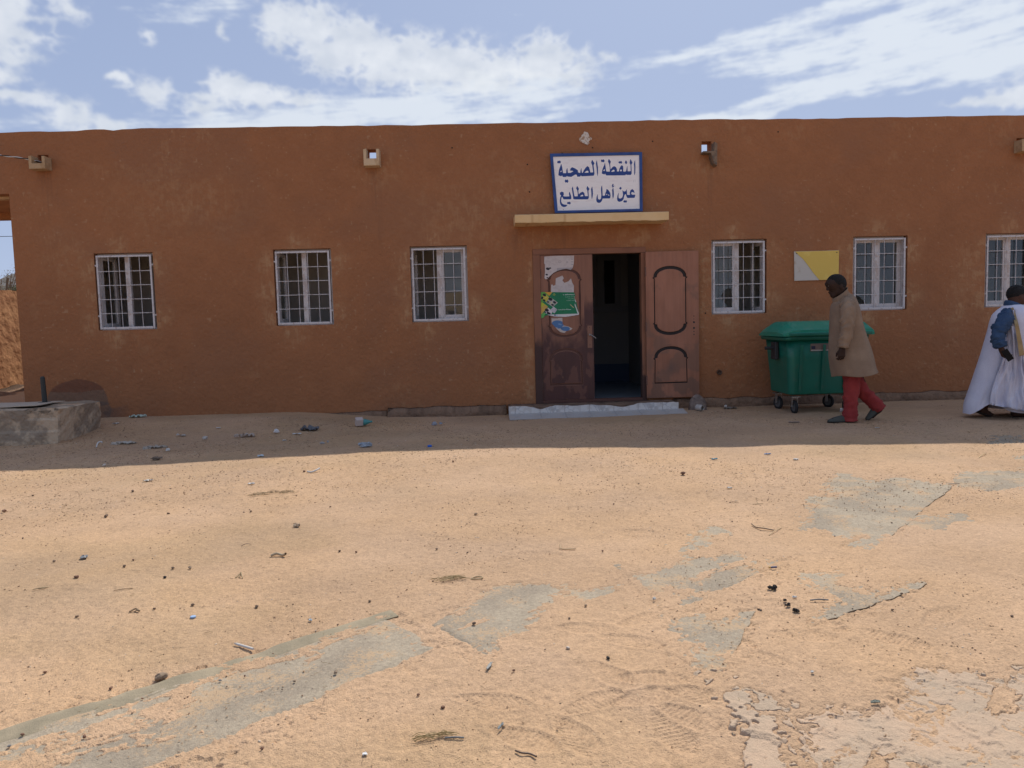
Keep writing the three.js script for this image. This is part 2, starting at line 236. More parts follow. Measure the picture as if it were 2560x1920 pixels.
{
  const zs = [];
  for (let i = 26; i >= 1; i--) zs.push(-14 - 2.2 * (Math.pow(1.29, i) - 1));
  for (let z = -14; z < -0.6; z += 0.5) zs.push(z);
  for (let z = -0.6; z < 8.95;) { zs.push(z); const dd = DIST - z; z += Math.min(0.05, 0.00082 * dd * dd); }
  for (let z = 8.95; z < 12; z += 0.12) zs.push(z);
  for (let i = 1; i <= 30; i++) zs.push(12 + 1.5 * (Math.pow(1.26, i) - 1));
  const IN = 980, OUT = 12, N = IN + 2 * OUT + 1, pos = new Float32Array(zs.length * N * 3), uv = new Float32Array(zs.length * N * 2), col = new Float32Array(zs.length * N * 3), idx = new Uint32Array((zs.length - 1) * (N - 1) * 6);
  let k = 0;
  for (const z of zs) {
    const dd = cl(DIST - z, 1.9, 12), hw = 0.75 * dd, cx = 0.066 * dd;
    for (let j = 0; j < N; j++, k++) {
      const q = j - OUT; let x;
      if (q < 0) x = cx - hw - 3000 * Math.pow(-q / OUT, 3.2); else if (q > IN) x = cx + hw + 3000 * Math.pow((q - IN) / OUT, 3.2); else x = cx + hw * (2 * q / IN - 1);
      let y = base(x, z), tone = 1, grey = 0;
      if (z > -0.6 && z < 8.96 && Math.abs(x) < 12) {
        const v = bareAt(x, z), e = ss(-0.7, 0.7, v), loose = 1 - 0.85 * ss(-2.2, -0.3, v), y0 = y;
        y += loose * (0.0024 * fbm(x * 6, z * 6, 3, 320) + 0.0014 * fbm(x * 26, z * 30, 2, 330) * (0.6 + 0.6 * ss(-0.2, 0.4, fbm(x * 0.7, z * 0.7, 2, 340))) + printAt(x, z));
        y += mix(0.0035, -0.0045, e) + (0.0006 + 0.0012 * ss(-2, -0.4, v)) * vn(x * 95, z * 95, 350) * ss(4.5, 6.5, z) * 1.2;
        grey = ss(0.15, 0.75, fbm(x * 0.55 + 4, z * 0.8, 4, 360) + (x < 0 ? 0.25 * ss(0, -2.5, x) : -0.2));
        tone = (1 + 0.1 * fbm(x * 1.3, z * 1.7, 4, 370));
      } else if (z < -3 && x > -9.4 && x < -5) y += 0.0;
      pos[3 * k] = x; pos[3 * k + 1] = y; pos[3 * k + 2] = z; uv[2 * k] = x; uv[2 * k + 1] = z;
      col[3 * k] = tone * mix(1, 0.92, grey); col[3 * k + 1] = tone * mix(1, 0.93, grey); col[3 * k + 2] = tone * mix(1, 0.9, grey);
    }
  }
  k = 0;
  for (let i = 0; i < zs.length - 1; i++) for (let j = 0; j < N - 1; j++) { const a = i * N + j, b = a + 1, c = a + N, d = c + 1; idx[k++] = a; idx[k++] = c; idx[k++] = b; idx[k++] = b; idx[k++] = c; idx[k++] = d; }
  const g = new THREE.BufferGeometry(); g.setAttribute('position', new THREE.BufferAttribute(pos, 3)); g.setAttribute('uv', new THREE.BufferAttribute(uv, 2)); g.setAttribute('color', new THREE.BufferAttribute(col, 3)); g.setIndex(new THREE.BufferAttribute(idx, 1)); g.computeVertexNormals();
  tag(part('ground', g, sandMat, scene), 'sunlit orange sand yard with shoe prints and grit', null, null, 'structure');
}

// ---------------------------------------------------------------- old felt sheets and broken concrete under the sand
const feltMap = colorTex(1024, 1024, (u, v) => {
  const g = pvn(u * 256, v * 256, 256, 401) * 0.35 + pvn(u * 130, v * 130, 130, 402) * 0.4 + pvn(u * 70, v * 70, 70, 403) * 0.3, m = pf(u, v, 5, 5, 410), sand = ss(0.05, 0.75, pf(u, v, 7, 5, 420) + 0.3 * pvn(u * 210, v * 210, 210, 421) + 0.4 * pvn(u * 110, v * 110, 110, 422));
  return mix3(mix3([0.29, 0.235, 0.17], [0.365, 0.298, 0.213], cl(0.5 + m)).map((x) => x * (1 + 0.3 * g)), [0.46, 0.31, 0.18], sand * 0.8);
}, 1 / 0.9, 1 / 0.9);
const feltBump = greyTex(512, 512, (u, v) => 0.5 + 0.25 * pvn(u * 256, v * 256, 256, 430) + 0.25 * pf(u, v, 30, 3, 431), 1 / 0.5, 1 / 0.5);
const feltMat = new THREE.MeshStandardMaterial({ map: feltMap, bumpMap: feltBump, bumpScale: 0.003, roughness: 0.95 });
const hemMat = new THREE.MeshStandardMaterial({ map: colorTex(512, 512, (u, v) => { const m = pf(u, v, 6, 5, 440), g = pvn(u * 256, v * 256, 256, 441); return mix3([0.265, 0.22, 0.145], [0.345, 0.28, 0.185], cl(0.5 + m * 0.9)).map((x) => x * (1 + 0.1 * g)); }, 2, 2), bumpMap: feltBump, bumpScale: 0.002, roughness: 0.95 });
function slab(c, nu, nv, thick, lift) {   // a thin sheet between four corners [x,z]
  const top = [], at = (u, v) => { const x = mix(mix(c[0], c[2], u), mix(c[6], c[4], u), v), z = mix(mix(c[1], c[3], u), mix(c[7], c[5], u), v); return [x, z]; };
  const pos = [], uv = [], idx = [], n = (nu + 1) * (nv + 1);
  for (const s of [0, 1]) for (let j = 0; j <= nv; j++) for (let i = 0; i <= nu; i++) { let [x, z] = at(i / nu, j / nv); const wob = 0.011; x += wob * fbm(z * 12, x * 3, 2, 450); z += wob * fbm(x * 12, z * 3, 2, 451); pos.push(x, base(x, z) + lift(i / nu, j / nv, x, z) - s * thick, z); uv.push(x, z); }
  const quad = (a, b, d, e) => idx.push(a, d, b, b, d, e);
  for (let j = 0; j < nv; j++) for (let i = 0; i < nu; i++) { const a = j * (nu + 1) + i, b = a + 1, d = a + nu + 1; quad(a, b, d, d + 1); quad(n + b, n + a, n + d + 1, n + d); }
  for (let i = 0; i < nu; i++) { quad(n + i, n + i + 1, i, i + 1); const q = nv * (nu + 1) + i; quad(q, q + 1, n + q, n + q + 1); }
  for (let j = 0; j < nv; j++) { const a = j * (nu + 1), b = a + nu + 1; quad(n + a, a, n + b, b); quad(a + nu, n + a + nu, b + nu, n + b + nu); }
  let g = new THREE.BufferGeometry(); g.setAttribute('position', new THREE.Float32BufferAttribute(pos, 3)); g.setAttribute('uv', new THREE.Float32BufferAttribute(uv, 2)); g.setIndex(idx); g.computeVertexNormals(); return g;
}
function felt(label, c, o = {}) {
  const t = thing('felt_sheet', label, 'felt sheet'), wave = (u, v, x, z) => 0.0004 + 0.0007 * fbm(x * 5, z * 5, 3, 460), sink = (u, v) => -0.02 * Math.max(ss(0.93, 1, v), ss(0.06, 0, u), ss(0.96, 1, u), o.curl ? 0 : ss(0.08, 0, v));
  part('sheet', slab(c, o.nu ?? 40, o.nv ?? 16, 0.006, (u, v, x, z) => wave(u, v, x, z) + sink(u, v) + (o.curl ? o.curl * ss(0.16, 0, v) * ss(-0.25, 0.6, fbm(u * 9, 2, 2, 470)) : 0)), feltMat, t);
  if (o.hem) part('hem', slab(o.hem, 60, 4, o.curl ? 0.0045 : 0.003, (u, v, x, z) => wave(u, v, x, z) + (o.curl ? mix(0.004, 0.001, v) : 0.001) + (o.curl ?? 0) * ss(1, 0, v) * ss(-0.25, 0.6, fbm(u * 9, 2, 2, 470))), o.curl ? hemMat : feltMat, t);
  return t;
}
felt('long grey felt sheet with a raised olive hem, half buried nearest the camera', [-2.03, 8.69, -0.44, 7.37, -0.15, 7.77, -1.6, 9.15], { nu: 90, nv: 24, curl: 0.01, hem: [-2.03, 8.69, -0.44, 7.37, -0.4, 7.425, -1.98, 8.75] });
felt('grey felt piece lying end to end with the long hemmed sheet, mostly sanded over', [-0.27, 7.55, 0.0, 7.02, 0.75, 7.1, -0.02, 7.93]);
felt('patchy grey felt sheet with sand drifts beside the black lump of soot', [0.6, 6.75, 1.42, 5.98, 1.68, 6.76, 0.85, 7.55]);
felt('narrow torn felt strip pointing at the camera with one straight hem', [0.72, 7.48, 1.17, 7.56, 0.84, 8.13, 0.73, 8.09], { hem: [1.165, 7.56, 0.84, 8.13, 0.79, 8.11, 1.09, 7.56] });
felt('grey felt corner with a folded edge beyond the trail of black bits', [1.5, 6.98, 1.98, 7.02, 2.1, 7.31, 1.3, 7.78], { hem: [2.09, 7.31, 1.43, 7.695, 1.42, 7.65, 2.07, 7.27] });
felt('widest bare grey felt sheet, nearer the camera than the man in the coat', [1.6, 6.2, 2.95, 4.5, 3.55, 5.2, 2.05, 6.8], { nu: 60, hem: [3.5, 5.26, 2.06, 6.78, 2.02, 6.7, 3.42, 5.2] });
felt('pale grey felt sheet joining the far end of the widest sheet', [3.3, 5.55, 3.75, 4.6, 4.6, 4.6, 4.4, 5.6]);
felt('small scrap of grey felt showing through sand beside the widest sheet', [2.5, 6.5, 2.55, 6.1, 3.1, 5.98, 3.02, 6.35]);
felt('grey felt sheet just outside the shadow edge in front of the robed man', [4.45, 4.7, 4.7, 3.95, 5.6, 3.75, 5.5, 4.6]);
felt('felt scrap lying in the shadow in front of the robed man', [4.9, 3.5, 5.2, 2.95, 5.9, 2.95, 5.8, 3.5]);
{
  const N = 420, M = 260, x0 = 0.62, x1 = 2.6, z0 = 8.1, z1 = 9.2, pos = [], uv = [], idx = [];
  for (let j = 0; j <= M; j++) for (let i = 0; i <= N; i++) {
    const x = mix(x0, x1, i / N), z = mix(z0, z1, j / M), wx = 0.12 * fbm(x * 6, z * 6, 3, 501), f = fbm((x + wx) * 3.2 + z, (z + wx) * 4.2 - x, 6, 500, 0.62) * 2.2 + 2, st = Math.floor(f), fr = f - st, h = (st + ss(0.9, 1, fr)) * 0.0045 + 0.003;
    pos.push(x, base(x, z) - 0.009 + h + 0.0015 * fbm(x * 40, z * 40, 2, 510) - 0.03 * (1 - ss(-0.6, 0.1, bareAt(x, z))), z); uv.push(x, z);
    if (i < N && j < M) { const a = j * (N + 1) + i; idx.push(a, a + N + 1, a + 1, a + 1, a + N + 1, a + N + 2); }
  }
  const g = new THREE.BufferGeometry(); g.setAttribute('position', new THREE.Float32BufferAttribute(pos, 3)); g.setAttribute('uv', new THREE.Float32BufferAttribute(uv, 2)); g.setIndex(idx); g.computeVertexNormals();
  const m = new THREE.MeshStandardMaterial({ roughness: 0.95, map: colorTex(1024, 1024, (u, v) => { const a = pf(u, v, 5, 6, 520), n = pvn(u * 400, v * 400, 400, 530); return mix3([0.5, 0.35, 0.235], [0.42, 0.315, 0.22], cl(0.5 + a)).map((x) => x * (1 + 0.1 * n)); }, 1 / 1.1, 1 / 1.1), bumpMap: feltBump, bumpScale: 0.004 });
  tag(part('pavement', g, m, scene), 'flaking pinkish concrete showing through the sand in the near corner', null, null, 'structure');
}
// loose grit over the yard: too many to count
{
  const n = 60000, geo = new THREE.IcosahedronGeometry(1, 0), m = new THREE.InstancedMesh(geo, std([1, 1, 1], 0.95), n), M = new THREE.Matrix4(), q = new THREE.Quaternion(), c = new THREE.Color();
  m.name = 'gravel'; m.castShadow = m.receiveShadow = true;
  for (let i = 0; i < n; i++) {
    let x, z, d; do { d = Math.sqrt(rr(1.9 * 1.9, 10.3 * 10.3)); z = DIST - d; x = 0.066 * d + rr(-0.72, 0.72) * d; } while (fbm(x * 0.9, z * 0.9, 3, 540) + (x < 0.3 ? 0.3 : -0.1) < rr(-0.5, 0.6));
    const s = (0.0011 + 0.0036 * Math.pow(rnd(), 6)) * (0.5 + 0.12 * d); q.setFromEuler(new THREE.Euler(rr(-0.3, 0.3), rr(0, 6), rr(-0.3, 0.3)));
    M.compose(V(x, base(x, z) + 0.004 + s * 0.15, z), q, V(s * rr(0.9, 1.7), s * rr(0.4, 0.65), s)); m.setMatrixAt(i, M);
    const k = rnd(); m.setColorAt(i, k < 0.3 ? c.setRGB(0.22, 0.135, 0.08) : k < 0.85 ? c.setRGB(0.42, 0.27, 0.155) : k < 0.91 ? c.setRGB(0.11, 0.08, 0.06) : c.setRGB(0.56, 0.46, 0.35));
  }
  scene.add(tag(m, 'loose grit and small pebbles strewn over the sand', 'gravel', null, 'stuff'));
}
{   // short bits of straw, likewise
  const n = 6000, geo = new THREE.CylinderGeometry(0.5, 0.35, 1, 5).rotateZ(Math.PI / 2), m = new THREE.InstancedMesh(geo, std([1, 1, 1], 0.95), n), M = new THREE.Matrix4(), q = new THREE.Quaternion(), c = new THREE.Color();
  m.name = 'straw'; m.castShadow = m.receiveShadow = true;
  for (let i = 0; i < n; i++) {
    let x, z, d; do { d = Math.sqrt(rr(1.9 * 1.9, 9.6 * 9.6)); z = DIST - d; x = 0.066 * d + rr(-0.72, 0.72) * d; } while (fbm(x * 0.8 + 9, z * 0.8, 3, 550) < rr(-0.5, 0.5));
    const l = rr(0.006, 0.024) * (0.5 + 0.12 * d), r = l * 0.06 + 0.0006; q.setFromEuler(new THREE.Euler(0, rr(0, 6), rr(-0.12, 0.12)));
    M.compose(V(x, base(x, z) + 0.008 + r, z), q, V(l, r, r)); m.setMatrixAt(i, M);
    m.setColorAt(i, rnd() < 0.6 ? c.setRGB(0.36, 0.27, 0.14) : rnd() < 0.5 ? c.setRGB(0.2, 0.13, 0.07) : c.setRGB(0.55, 0.44, 0.28));
  }
  scene.add(tag(m, 'broken bits of dry straw strewn over the sand', 'straw', null, 'stuff'));
}

// ---------------------------------------------------------------- the building
const FX = 9.6, WT = 0.22, TOP = 3.98, ROOF = 3.47, FLOOR = 0.14;
const winX = [-5.148, -2.756, -0.902, 3.281, 5.294, 7.203], WY0 = 1.322, WY1 = 2.316, WW = 0.733;
const scratch = (x, y) => ss(0.05, 0.5, fbm(x * 14, y * 14, 4, 600)) * 0.6 + ss(0.3, 0.7, fbm(x * 40, y * 9 + x * 6, 3, 610)) * 0.6;
const worn = [];
for (const w of winX) for (const [a, b] of [[-0.1, 2.15], [-0.09, 1.42], [WW + 0.1, 2.15], [WW + 0.1, 1.5], [0.3, 2.42], [0.2, 1.22], [-0.12, 1.8]]) worn.push([w + a, b, 0.13, 0.16, 0.75]);
worn.push([0.66, 1.0, 0.09, 0.45, 0.8], [0.68, 0.35, 0.08, 0.25, 0.9], [0.72, 1.9, 0.06, 0.3, 0.6], [3.16, 1.5, 0.08, 0.5, 0.6], [0.85, 2.4, 0.25, 0.12, 0.7], [2.2, 2.42, 0.3, 0.14, 0.8], [1.6, 2.5, 0.3, 0.1, 0.5], [0.5, 3.0, 0.5, 0.3, 0.5], [-0.2, 2.7, 0.7, 0.5, 0.4], [-1.3, 3.4, 0.3, 0.25, 0.5], [-4, 3.0, 0.9, 0.5, 0.35], [2.75, 2.55, 0.15, 0.1, 0.7], [3.2, 3.36, 0.25, 0.2, 0.5], [4.6, 1.15, 0.5, 0.2, 0.3], [6.8, 1.3, 0.15, 0.35, 0.6], [6.9, 1.9, 0.15, 0.3, 0.6], [-5.5, 2.3, 0.3, 0.3, 0.4]);
const facadeMap = colorTex(2048, 512, (u, v) => {
  const x = u * 2 * FX - FX, y = v * 4.4 - 0.3, m = fbm(x * 0.55, y * 0.8, 4, 620), f = fbm(x * 5, y * 5, 3, 630), g = vn(x * 60, y * 60, 640);
  let c = mix3([0.325, 0.136, 0.058], [0.347, 0.145, 0.061], cl(0.5 + m)).map((k) => k * (1 + 0.05 * f + 0.05 * g));
  c = mix3(c, [0.296, 0.133, 0.065], 0.6 * ss(0.1, 0.7, fbm(x * 0.9 + 30, y * 1.1, 4, 645)));
  let w = 0; for (const [a, b, sx, sy, k] of worn) { const dx = (x - a) / sx, dy = (y - b) / sy, q = dx * dx + dy * dy; if (q < 5) w = Math.max(w, k * Math.exp(-q)); }
  w = cl(w * (0.3 + 1.3 * scratch(x, y)) + 0.3 * ss(0.42, 0.75, fbm(x * 2.2, y * 2.6, 5, 650)) * scratch(x + 5, y)); c = mix3(c, [0.43, 0.235, 0.115], w);
  const sp = vn(x * 30, y * 30, 660); if (sp > 0.8 && fbm(x * 1.1, y * 1.1, 3, 661) > 0.1) c = mix3(c, [0.45, 0.27, 0.15], 0.5 * ss(0.8, 0.95, sp));
  // damp tide mark over the cistern, with its own outline
  const dx = Math.abs(x + 5.52) / (0.43 + 0.02 * vn(y * 9, 3, 670)), dy = Math.abs(y - 0.24) / (0.41 + 0.025 * vn(x * 6, 1, 671)), q = dx ** 2.4 + dy ** 2.4; if (y > 0) c = mix3(c, y > 0.5 + 0.05 * vn(x * 4, 2, 672) ? [0.17, 0.07, 0.04] : [0.19, 0.115, 0.075], 0.85 * ss(1.05, 0.98, q));
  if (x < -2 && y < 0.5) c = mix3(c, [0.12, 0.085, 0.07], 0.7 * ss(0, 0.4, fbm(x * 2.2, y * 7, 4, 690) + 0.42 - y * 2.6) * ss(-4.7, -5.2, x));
  // run-off streaks under the two ends of the ledge and the spouts
  for (const [a, b, k] of [[0.55, 2.55, 0.06], [-1.36, 3.45, 0.08], [-5.7, 3.45, 0.1], [3.24, 3.4, 0.08], [1.2, 2.56, 0.2]]) { const r = Math.abs(x - a - 0.02 * vn(y * 5, a, 695)) / k; if (r < 2.4 && y < b) c = mix3(c, [0.17, 0.09, 0.052], 0.28 * Math.exp(-r * r) * ss(-0.3, 0.6, vn(x * 50, y * 2, 697) + 0.3 - (b - y) * 0.9)); }
  return c;
}, 1 / (2 * FX), 1 / 4.4);
facadeMap.offset.set(0.5, 0.3 / 4.4);
const plasterBump = greyTex(1024, 1024, (u, v) => 0.5 + 0.3 * pf(u, v, 40, 4, 700) + 0.12 * pf(u, v, 8, 3, 710), 1 / 1.6, 1 / 1.6);
const facadeMat = new THREE.MeshStandardMaterial({ map: facadeMap, bumpMap: plasterBump, bumpScale: 0.012, roughness: 0.95 });
const ochreMat = new THREE.MeshStandardMaterial({ map: colorTex(512, 512, (u, v) => mix3([0.38, 0.17, 0.078], [0.47, 0.22, 0.1], cl(0.5 + pf(u, v, 6, 5, 720))), 1 / 2, 1 / 2), bumpMap: plasterBump, bumpScale: 0.02, roughness: 0.95 });
const creamMap = colorTex(512, 512, (u, v) => { const m = pf(u, v, 5, 5, 730), s = ss(0.1, 0.6, pf(u, v, 12, 4, 735)); return mix3(mix3([0.56, 0.4, 0.23], [0.62, 0.46, 0.28], cl(0.5 + m)), [0.42, 0.25, 0.12], s * 0.5); }, 1 / 1.3, 1 / 1.3);
const creamMat = new THREE.MeshStandardMaterial({ map: creamMap, bumpMap: plasterBump, bumpScale: 0.006, roughness: 0.9 });
const mudMat = new THREE.MeshStandardMaterial({ map: colorTex(512, 512, (u, v) => { const m = pf(u, v, 8, 5, 740); return mix3([0.14, 0.085, 0.055], [0.25, 0.155, 0.1], cl(0.5 + m)); }, 1, 1), bumpMap: plasterBump, bumpScale: 0.03, roughness: 1 });
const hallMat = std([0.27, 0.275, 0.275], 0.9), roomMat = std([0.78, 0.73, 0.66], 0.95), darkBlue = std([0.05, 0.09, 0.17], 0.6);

const clinic = thing('clinic_building', 'long flat-roofed building of reddish-brown plaster with barred windows and a double door', 'building');
{
  const out = [[-9.6, -0.3], [-8.6, -0.3], [-8.6, 3.16], [-6.22, 3.16], [-6.22, -0.3], [FX, -0.3], [FX, TOP]];
  for (let x = FX - 0.12; x > -9.5; x -= 0.12) out.push([x, TOP + 0.01 * fbm(x * 0.7, 3, 3, 750) + 0.006 * vn(x * 5, 1, 751) + (x < -4.75 ? -0.016 - 0.012 * ss(-4.75, -6.5, x) : 0) + (Math.abs(x + 5) < 0.2 ? 0.012 : 0)]);
  out.push([-9.6, TOP - 0.03]);
  const box = (x0, y0, x1, y1) => [[x0, y0], [x1, y0], [x1, y1], [x0, y1]];
  const holes = winX.map((x) => box(x - 0.022, WY0 - 0.012, x + WW + 0.026, WY1 + 0.03));
  holes.push(box(0.76, 0.13, 2.335, 2.27));
  for (const [x, y] of [[-5.74, 3.5], [-1.375, 3.5], [3.2, 3.53], [7.66, 3.5]]) holes.push(box(x - 0.07, y, x + 0.07, y + 0.16));
  part('wall', extr(shape(out, holes), WT).translate(0, 0, -WT), facadeMat, clinic);
  // the other walls, the roof, the rooms: closed but for the openings
  part('wall', bx(-6.22, -0.2, -6.2, -6.0, TOP - 0.02, -WT), ochreMat, clinic); part('wall', bx(FX - 0.22, -0.2, -6.2, FX, TOP - 0.02, -WT), ochreMat, clinic);
  part('wall', bx(-6.0, -0.2, -6.2, FX - 0.22, TOP - 0.3, -5.98), ochreMat, clinic);
  part('roof', bx(-5.998, ROOF - 0.18, -5.978, FX - 0.222, ROOF, -WT - 0.001), mudMat, clinic);
  part('floor', bx(-5.998, -0.1, -5.978, FX - 0.222, FLOOR, -WT - 0.001), new THREE.MeshStandardMaterial({ color: lin(0.22, 0.27, 0.33), roughness: 0.3 }), clinic);
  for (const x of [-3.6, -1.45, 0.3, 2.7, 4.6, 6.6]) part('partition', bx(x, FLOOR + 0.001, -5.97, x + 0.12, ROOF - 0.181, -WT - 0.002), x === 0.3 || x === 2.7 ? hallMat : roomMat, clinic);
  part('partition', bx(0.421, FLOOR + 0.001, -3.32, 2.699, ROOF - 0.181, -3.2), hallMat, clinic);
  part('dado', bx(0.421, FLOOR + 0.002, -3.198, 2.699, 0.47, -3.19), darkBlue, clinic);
  const w = grp('window', clinic); w.userData.label = 'dark inner window seen through the doorway';
  part('frame', join([bx(2.13, 1.51, -3.198, 2.26, 2.42, -3.14), bx(2.45, 1.51, -3.198, 2.56, 2.42, -3.14), bx(2.26, 2.33, -3.198, 2.45, 2.42, -3.142), bx(2.26, 1.51, -3.198, 2.45, 1.56, -3.142), bx(2.05, 1.4, -3.198, 2.69, 1.509, -3.1)]), std([0.2, 0.21, 0.225], 0.6), w);
  part('pane', bx(2.26, 1.56, -3.195, 2.45, 2.33, -3.18), std([0.012, 0.014, 0.018], 0.15), w);
  part('wall', bx(-5.998, FLOOR + 0.002, -5.976, FX - 0.222, ROOF - 0.182, -5.966), roomMat, clinic);
  for (const [a, b] of [[-5.997, -3.601], [-3.479, -1.451], [-1.329, 0.299], [2.821, 4.599], [4.721, 6.599], [6.721, FX - 0.223]]) part('partition', bx(a, FLOOR + 0.003, -1.7, b, ROOF - 0.183, -1.6), roomMat, clinic);  // added back partitions, set near the windows to brighten the rooms
  // covered passage at one end: back pier, ceiling, rear beam
  part('ceiling', bx(-9.6, 3.2, -1.9, -6.222, 3.36, -0.35), ochreMat, clinic);
  part('beam', bx(-9.6, 3.13, -0.349, -6.222, 3.4, -WT - 0.001), creamMat, clinic); part('beam', bx(-9.6, 3.1, -2.1, -6.222, 3.42, -1.901), ochreMat, clinic);
  // added rear wing, out of view, placed to shade the ground behind the passage
  part('wall', bx(-8.35, -0.2, -14, -6.01, TOP - 0.02, -6.3), ochreMat, clinic); part('wall', bx(-8.35, -0.2, -6.299, -6.221, TOP - 0.021, -4.9), ochreMat, clinic);
  part('pillar', bx(-9.58, -0.2, -2.09, -8.62, 3.12, -1.78), ochreMat, clinic);
  part('floor', bx(-8.6, -0.1, -0.85, -6.222, 0.21, -0.1, 0.01), std([0.42, 0.36, 0.31], 0.9), clinic);
  // rough footing that stands a few centimetres proud of the plaster
  const foot = (x0, x1, y, d) => { const rings = [], n = Math.round((x1 - x0) / 0.07); for (let i = 0; i <= n; i++) { const x = mix(x0, x1, i / n), yy = y + 0.018 * fbm(x * 4, 1, 4, 760), dd = d * (1 + 0.35 * fbm(x * 3, 5, 4, 770)); rings.push([[x, -0.25, 0.001], [x, -0.25, dd * 1.5], [x, 0.02, dd * 1.35 + 0.01 * vn(x * 9, 2, 771)], [x, yy * 0.6, dd * 1.1 + 0.012 * vn(x * 11, 4, 772)], [x, yy, dd * 0.7 + 0.008 * vn(x * 13, 7, 773)], [x, yy + 0.01, 0.001]].reverse()); } return boxUv(skin(rings)); };
  part('footing', foot(-1.3, 0.34, 0.12, 0.09), mudMat, clinic); part('footing', foot(2.7, 9.5, 0.12, 0.045), mudMat, clinic); part('footing', foot(-6.1, -1.32, 0.085, 0.035), mudMat, clinic);
  // white filled hole over the sign
  const pts = []; for (let i = 0; i < 26; i++) { const a = i / 26 * 6.283, r = 0.075 * (1 + 0.3 * fbm(Math.cos(a) * 2, Math.sin(a) * 2, 3, 780)); pts.push([r * Math.cos(a), r * 1.05 * Math.sin(a)]); }
  part('plaster_patch', extr(shape(pts), 0.012, 0.004), new THREE.MeshStandardMaterial({ map: colorTex(256, 256, (u, v) => { const x = u - 0.5, y = v - 0.5; return mix3([0.66, 0.6, 0.53], [0.4, 0.26, 0.17], ss(-0.1, 0.5, pf(u, v, 14, 4, 785) + Math.hypot(x, y) * 0.1)); }, 4, 4), bumpMap: plasterBump, bumpScale: 0.02, roughness: 1 }), clinic, [1.52, 3.745, -0.001]);
  // small dark holes left in the plaster
  for (const [x, y] of [[1.2, 3.56], [0.72, 3.42], [0.74, 3.05], [1.62, 3.63], [-0.3, 3.66], [2.45, 3.7], [4.2, 3.8], [3.17, 1.33]]) part('plug_hole', new THREE.CircleGeometry(0.011, 10), std([0.03, 0.02, 0.015], 1), clinic, [x, y, 0.002]);
  // pipe stub low in the wall
  part('pipe_stub', new THREE.LatheGeometry([[0.026, 0], [0.036, 0], [0.036, 0.03], [0.026, 0.03], [0.026, 0.004], [0.001, 0.004]].map((p) => new THREE.Vector2(...p)), 16), std([0.12, 0.07, 0.045], 0.8), clinic, [3.36, 0.495, 0], [Math.PI / 2, 0, 0]);
}
// water spouts: open troughs through the parapet
const spoutMat = creamMat.clone(); spoutMat.color.setRGB(0.74, 0.68, 0.62);
function spout(x, y, mat, broken, k = 1) {
  const s = grp('spout', clinic, [x, y, 0]); s.scale.set(1, k, 1);
  if (!broken) {
    const prof = shape([[-0.105, -0.09], [0.105, -0.09], [0.105, 0.125], [0.065, 0.13], [0.065, 0.005], [-0.065, 0.005], [-0.065, 0.135], [-0.105, 0.125]]);
    part('trough', boxUv(extr(prof, 0.17, 0.006)), mat, s, [0, 0, -0.002]);
  } else {
    const prof = shape([[-0.085, -0.02], [0.02, -0.03], [0.06, -0.17], [0.105, -0.2], [0.11, 0.1], [0.07, 0.12], [0.062, 0.0], [-0.085, 0.0]]);
    part('trough', boxUv(extr(prof, 0.14, 0.006)), mat, s, [0, 0.0, -0.002]);
    s.userData.label = 'darker broken spout with a hanging corner';
  }
  return s;
}
spout(-5.74, 3.515, spoutMat, false, 0.76); spout(-1.375, 3.5, creamMat); spout(7.66, 3.515, spoutMat, false, 0.76);
spout(3.2, 3.53, new THREE.MeshStandardMaterial({ map: colorTex(256, 256, (u, v) => mix3([0.13, 0.1, 0.075], [0.25, 0.17, 0.11], cl(0.5 + pf(u, v, 8, 4, 790))), 3, 3), roughness: 0.9 }), true);

// windows: white casements behind a welded grille
const whiteMat = new THREE.MeshStandardMaterial({ map: colorTex(512, 512, (u, v) => { const m = pf(u, v, 6, 5, 800), s = ss(0.25, 0.6, pf(u, v, 10, 4, 805)); return mix3(mix3([0.6, 0.56, 0.54], [0.68, 0.64, 0.62], cl(0.5 + m)), [0.42, 0.31, 0.25], s * 0.5); }, 1.4, 1.4), roughness: 0.6 });
const grilleMat = new THREE.MeshStandardMaterial({ map: colorTex(512, 512, (u, v) => { const s = ss(0.3, 0.7, pf(u, v, 24, 4, 810)); return mix3([0.6, 0.565, 0.56], [0.34, 0.25, 0.2], s * 0.7); }, 2, 2), roughness: 0.55 });
const glassMat = new THREE.MeshPhysicalMaterial({ color: lin(0.93, 0.95, 0.94), roughness: 0.02, transmission: 1, thickness: 0, ior: 1.5 });
const FH = WY1 - WY0;
const grilleGeo = (() => {
  const b = 0.024, w = WW, h = FH, L = [bx(0, 0, -0.03, b, h, 0, 0.003), bx(w - b, 0, -0.03, w, h, 0, 0.003), bx(b, 0, -0.03, w - b, b * 1.2, -0.002, 0.003), bx(b, h - b, -0.03, w - b, h, -0.002, 0.003)];
  for (let i = 1; i < 5; i++) { const x = b + (w - 2 * b) * i / 5, c = new THREE.CylinderGeometry(0.0043, 0.0043, h - 2 * b, 8); c.translate(x + 0.004 * vn(i, 2, 815), h / 2, -0.016); L.push(boxUv(c)); L.push(bx(b, b + (h - 2 * b) * i / 5 - 0.004, -0.0105, w - b, b + (h - 2 * b) * i / 5 + 0.004, -0.006)); }
  for (const y of [0.17, 0.85]) { L.push(bx(-0.022, y, -0.024, 0, y + 0.022, -0.008)); L.push(bx(w, y, -0.024, w + 0.026, y + 0.022, -0.008)); }
  return join(L);
})();
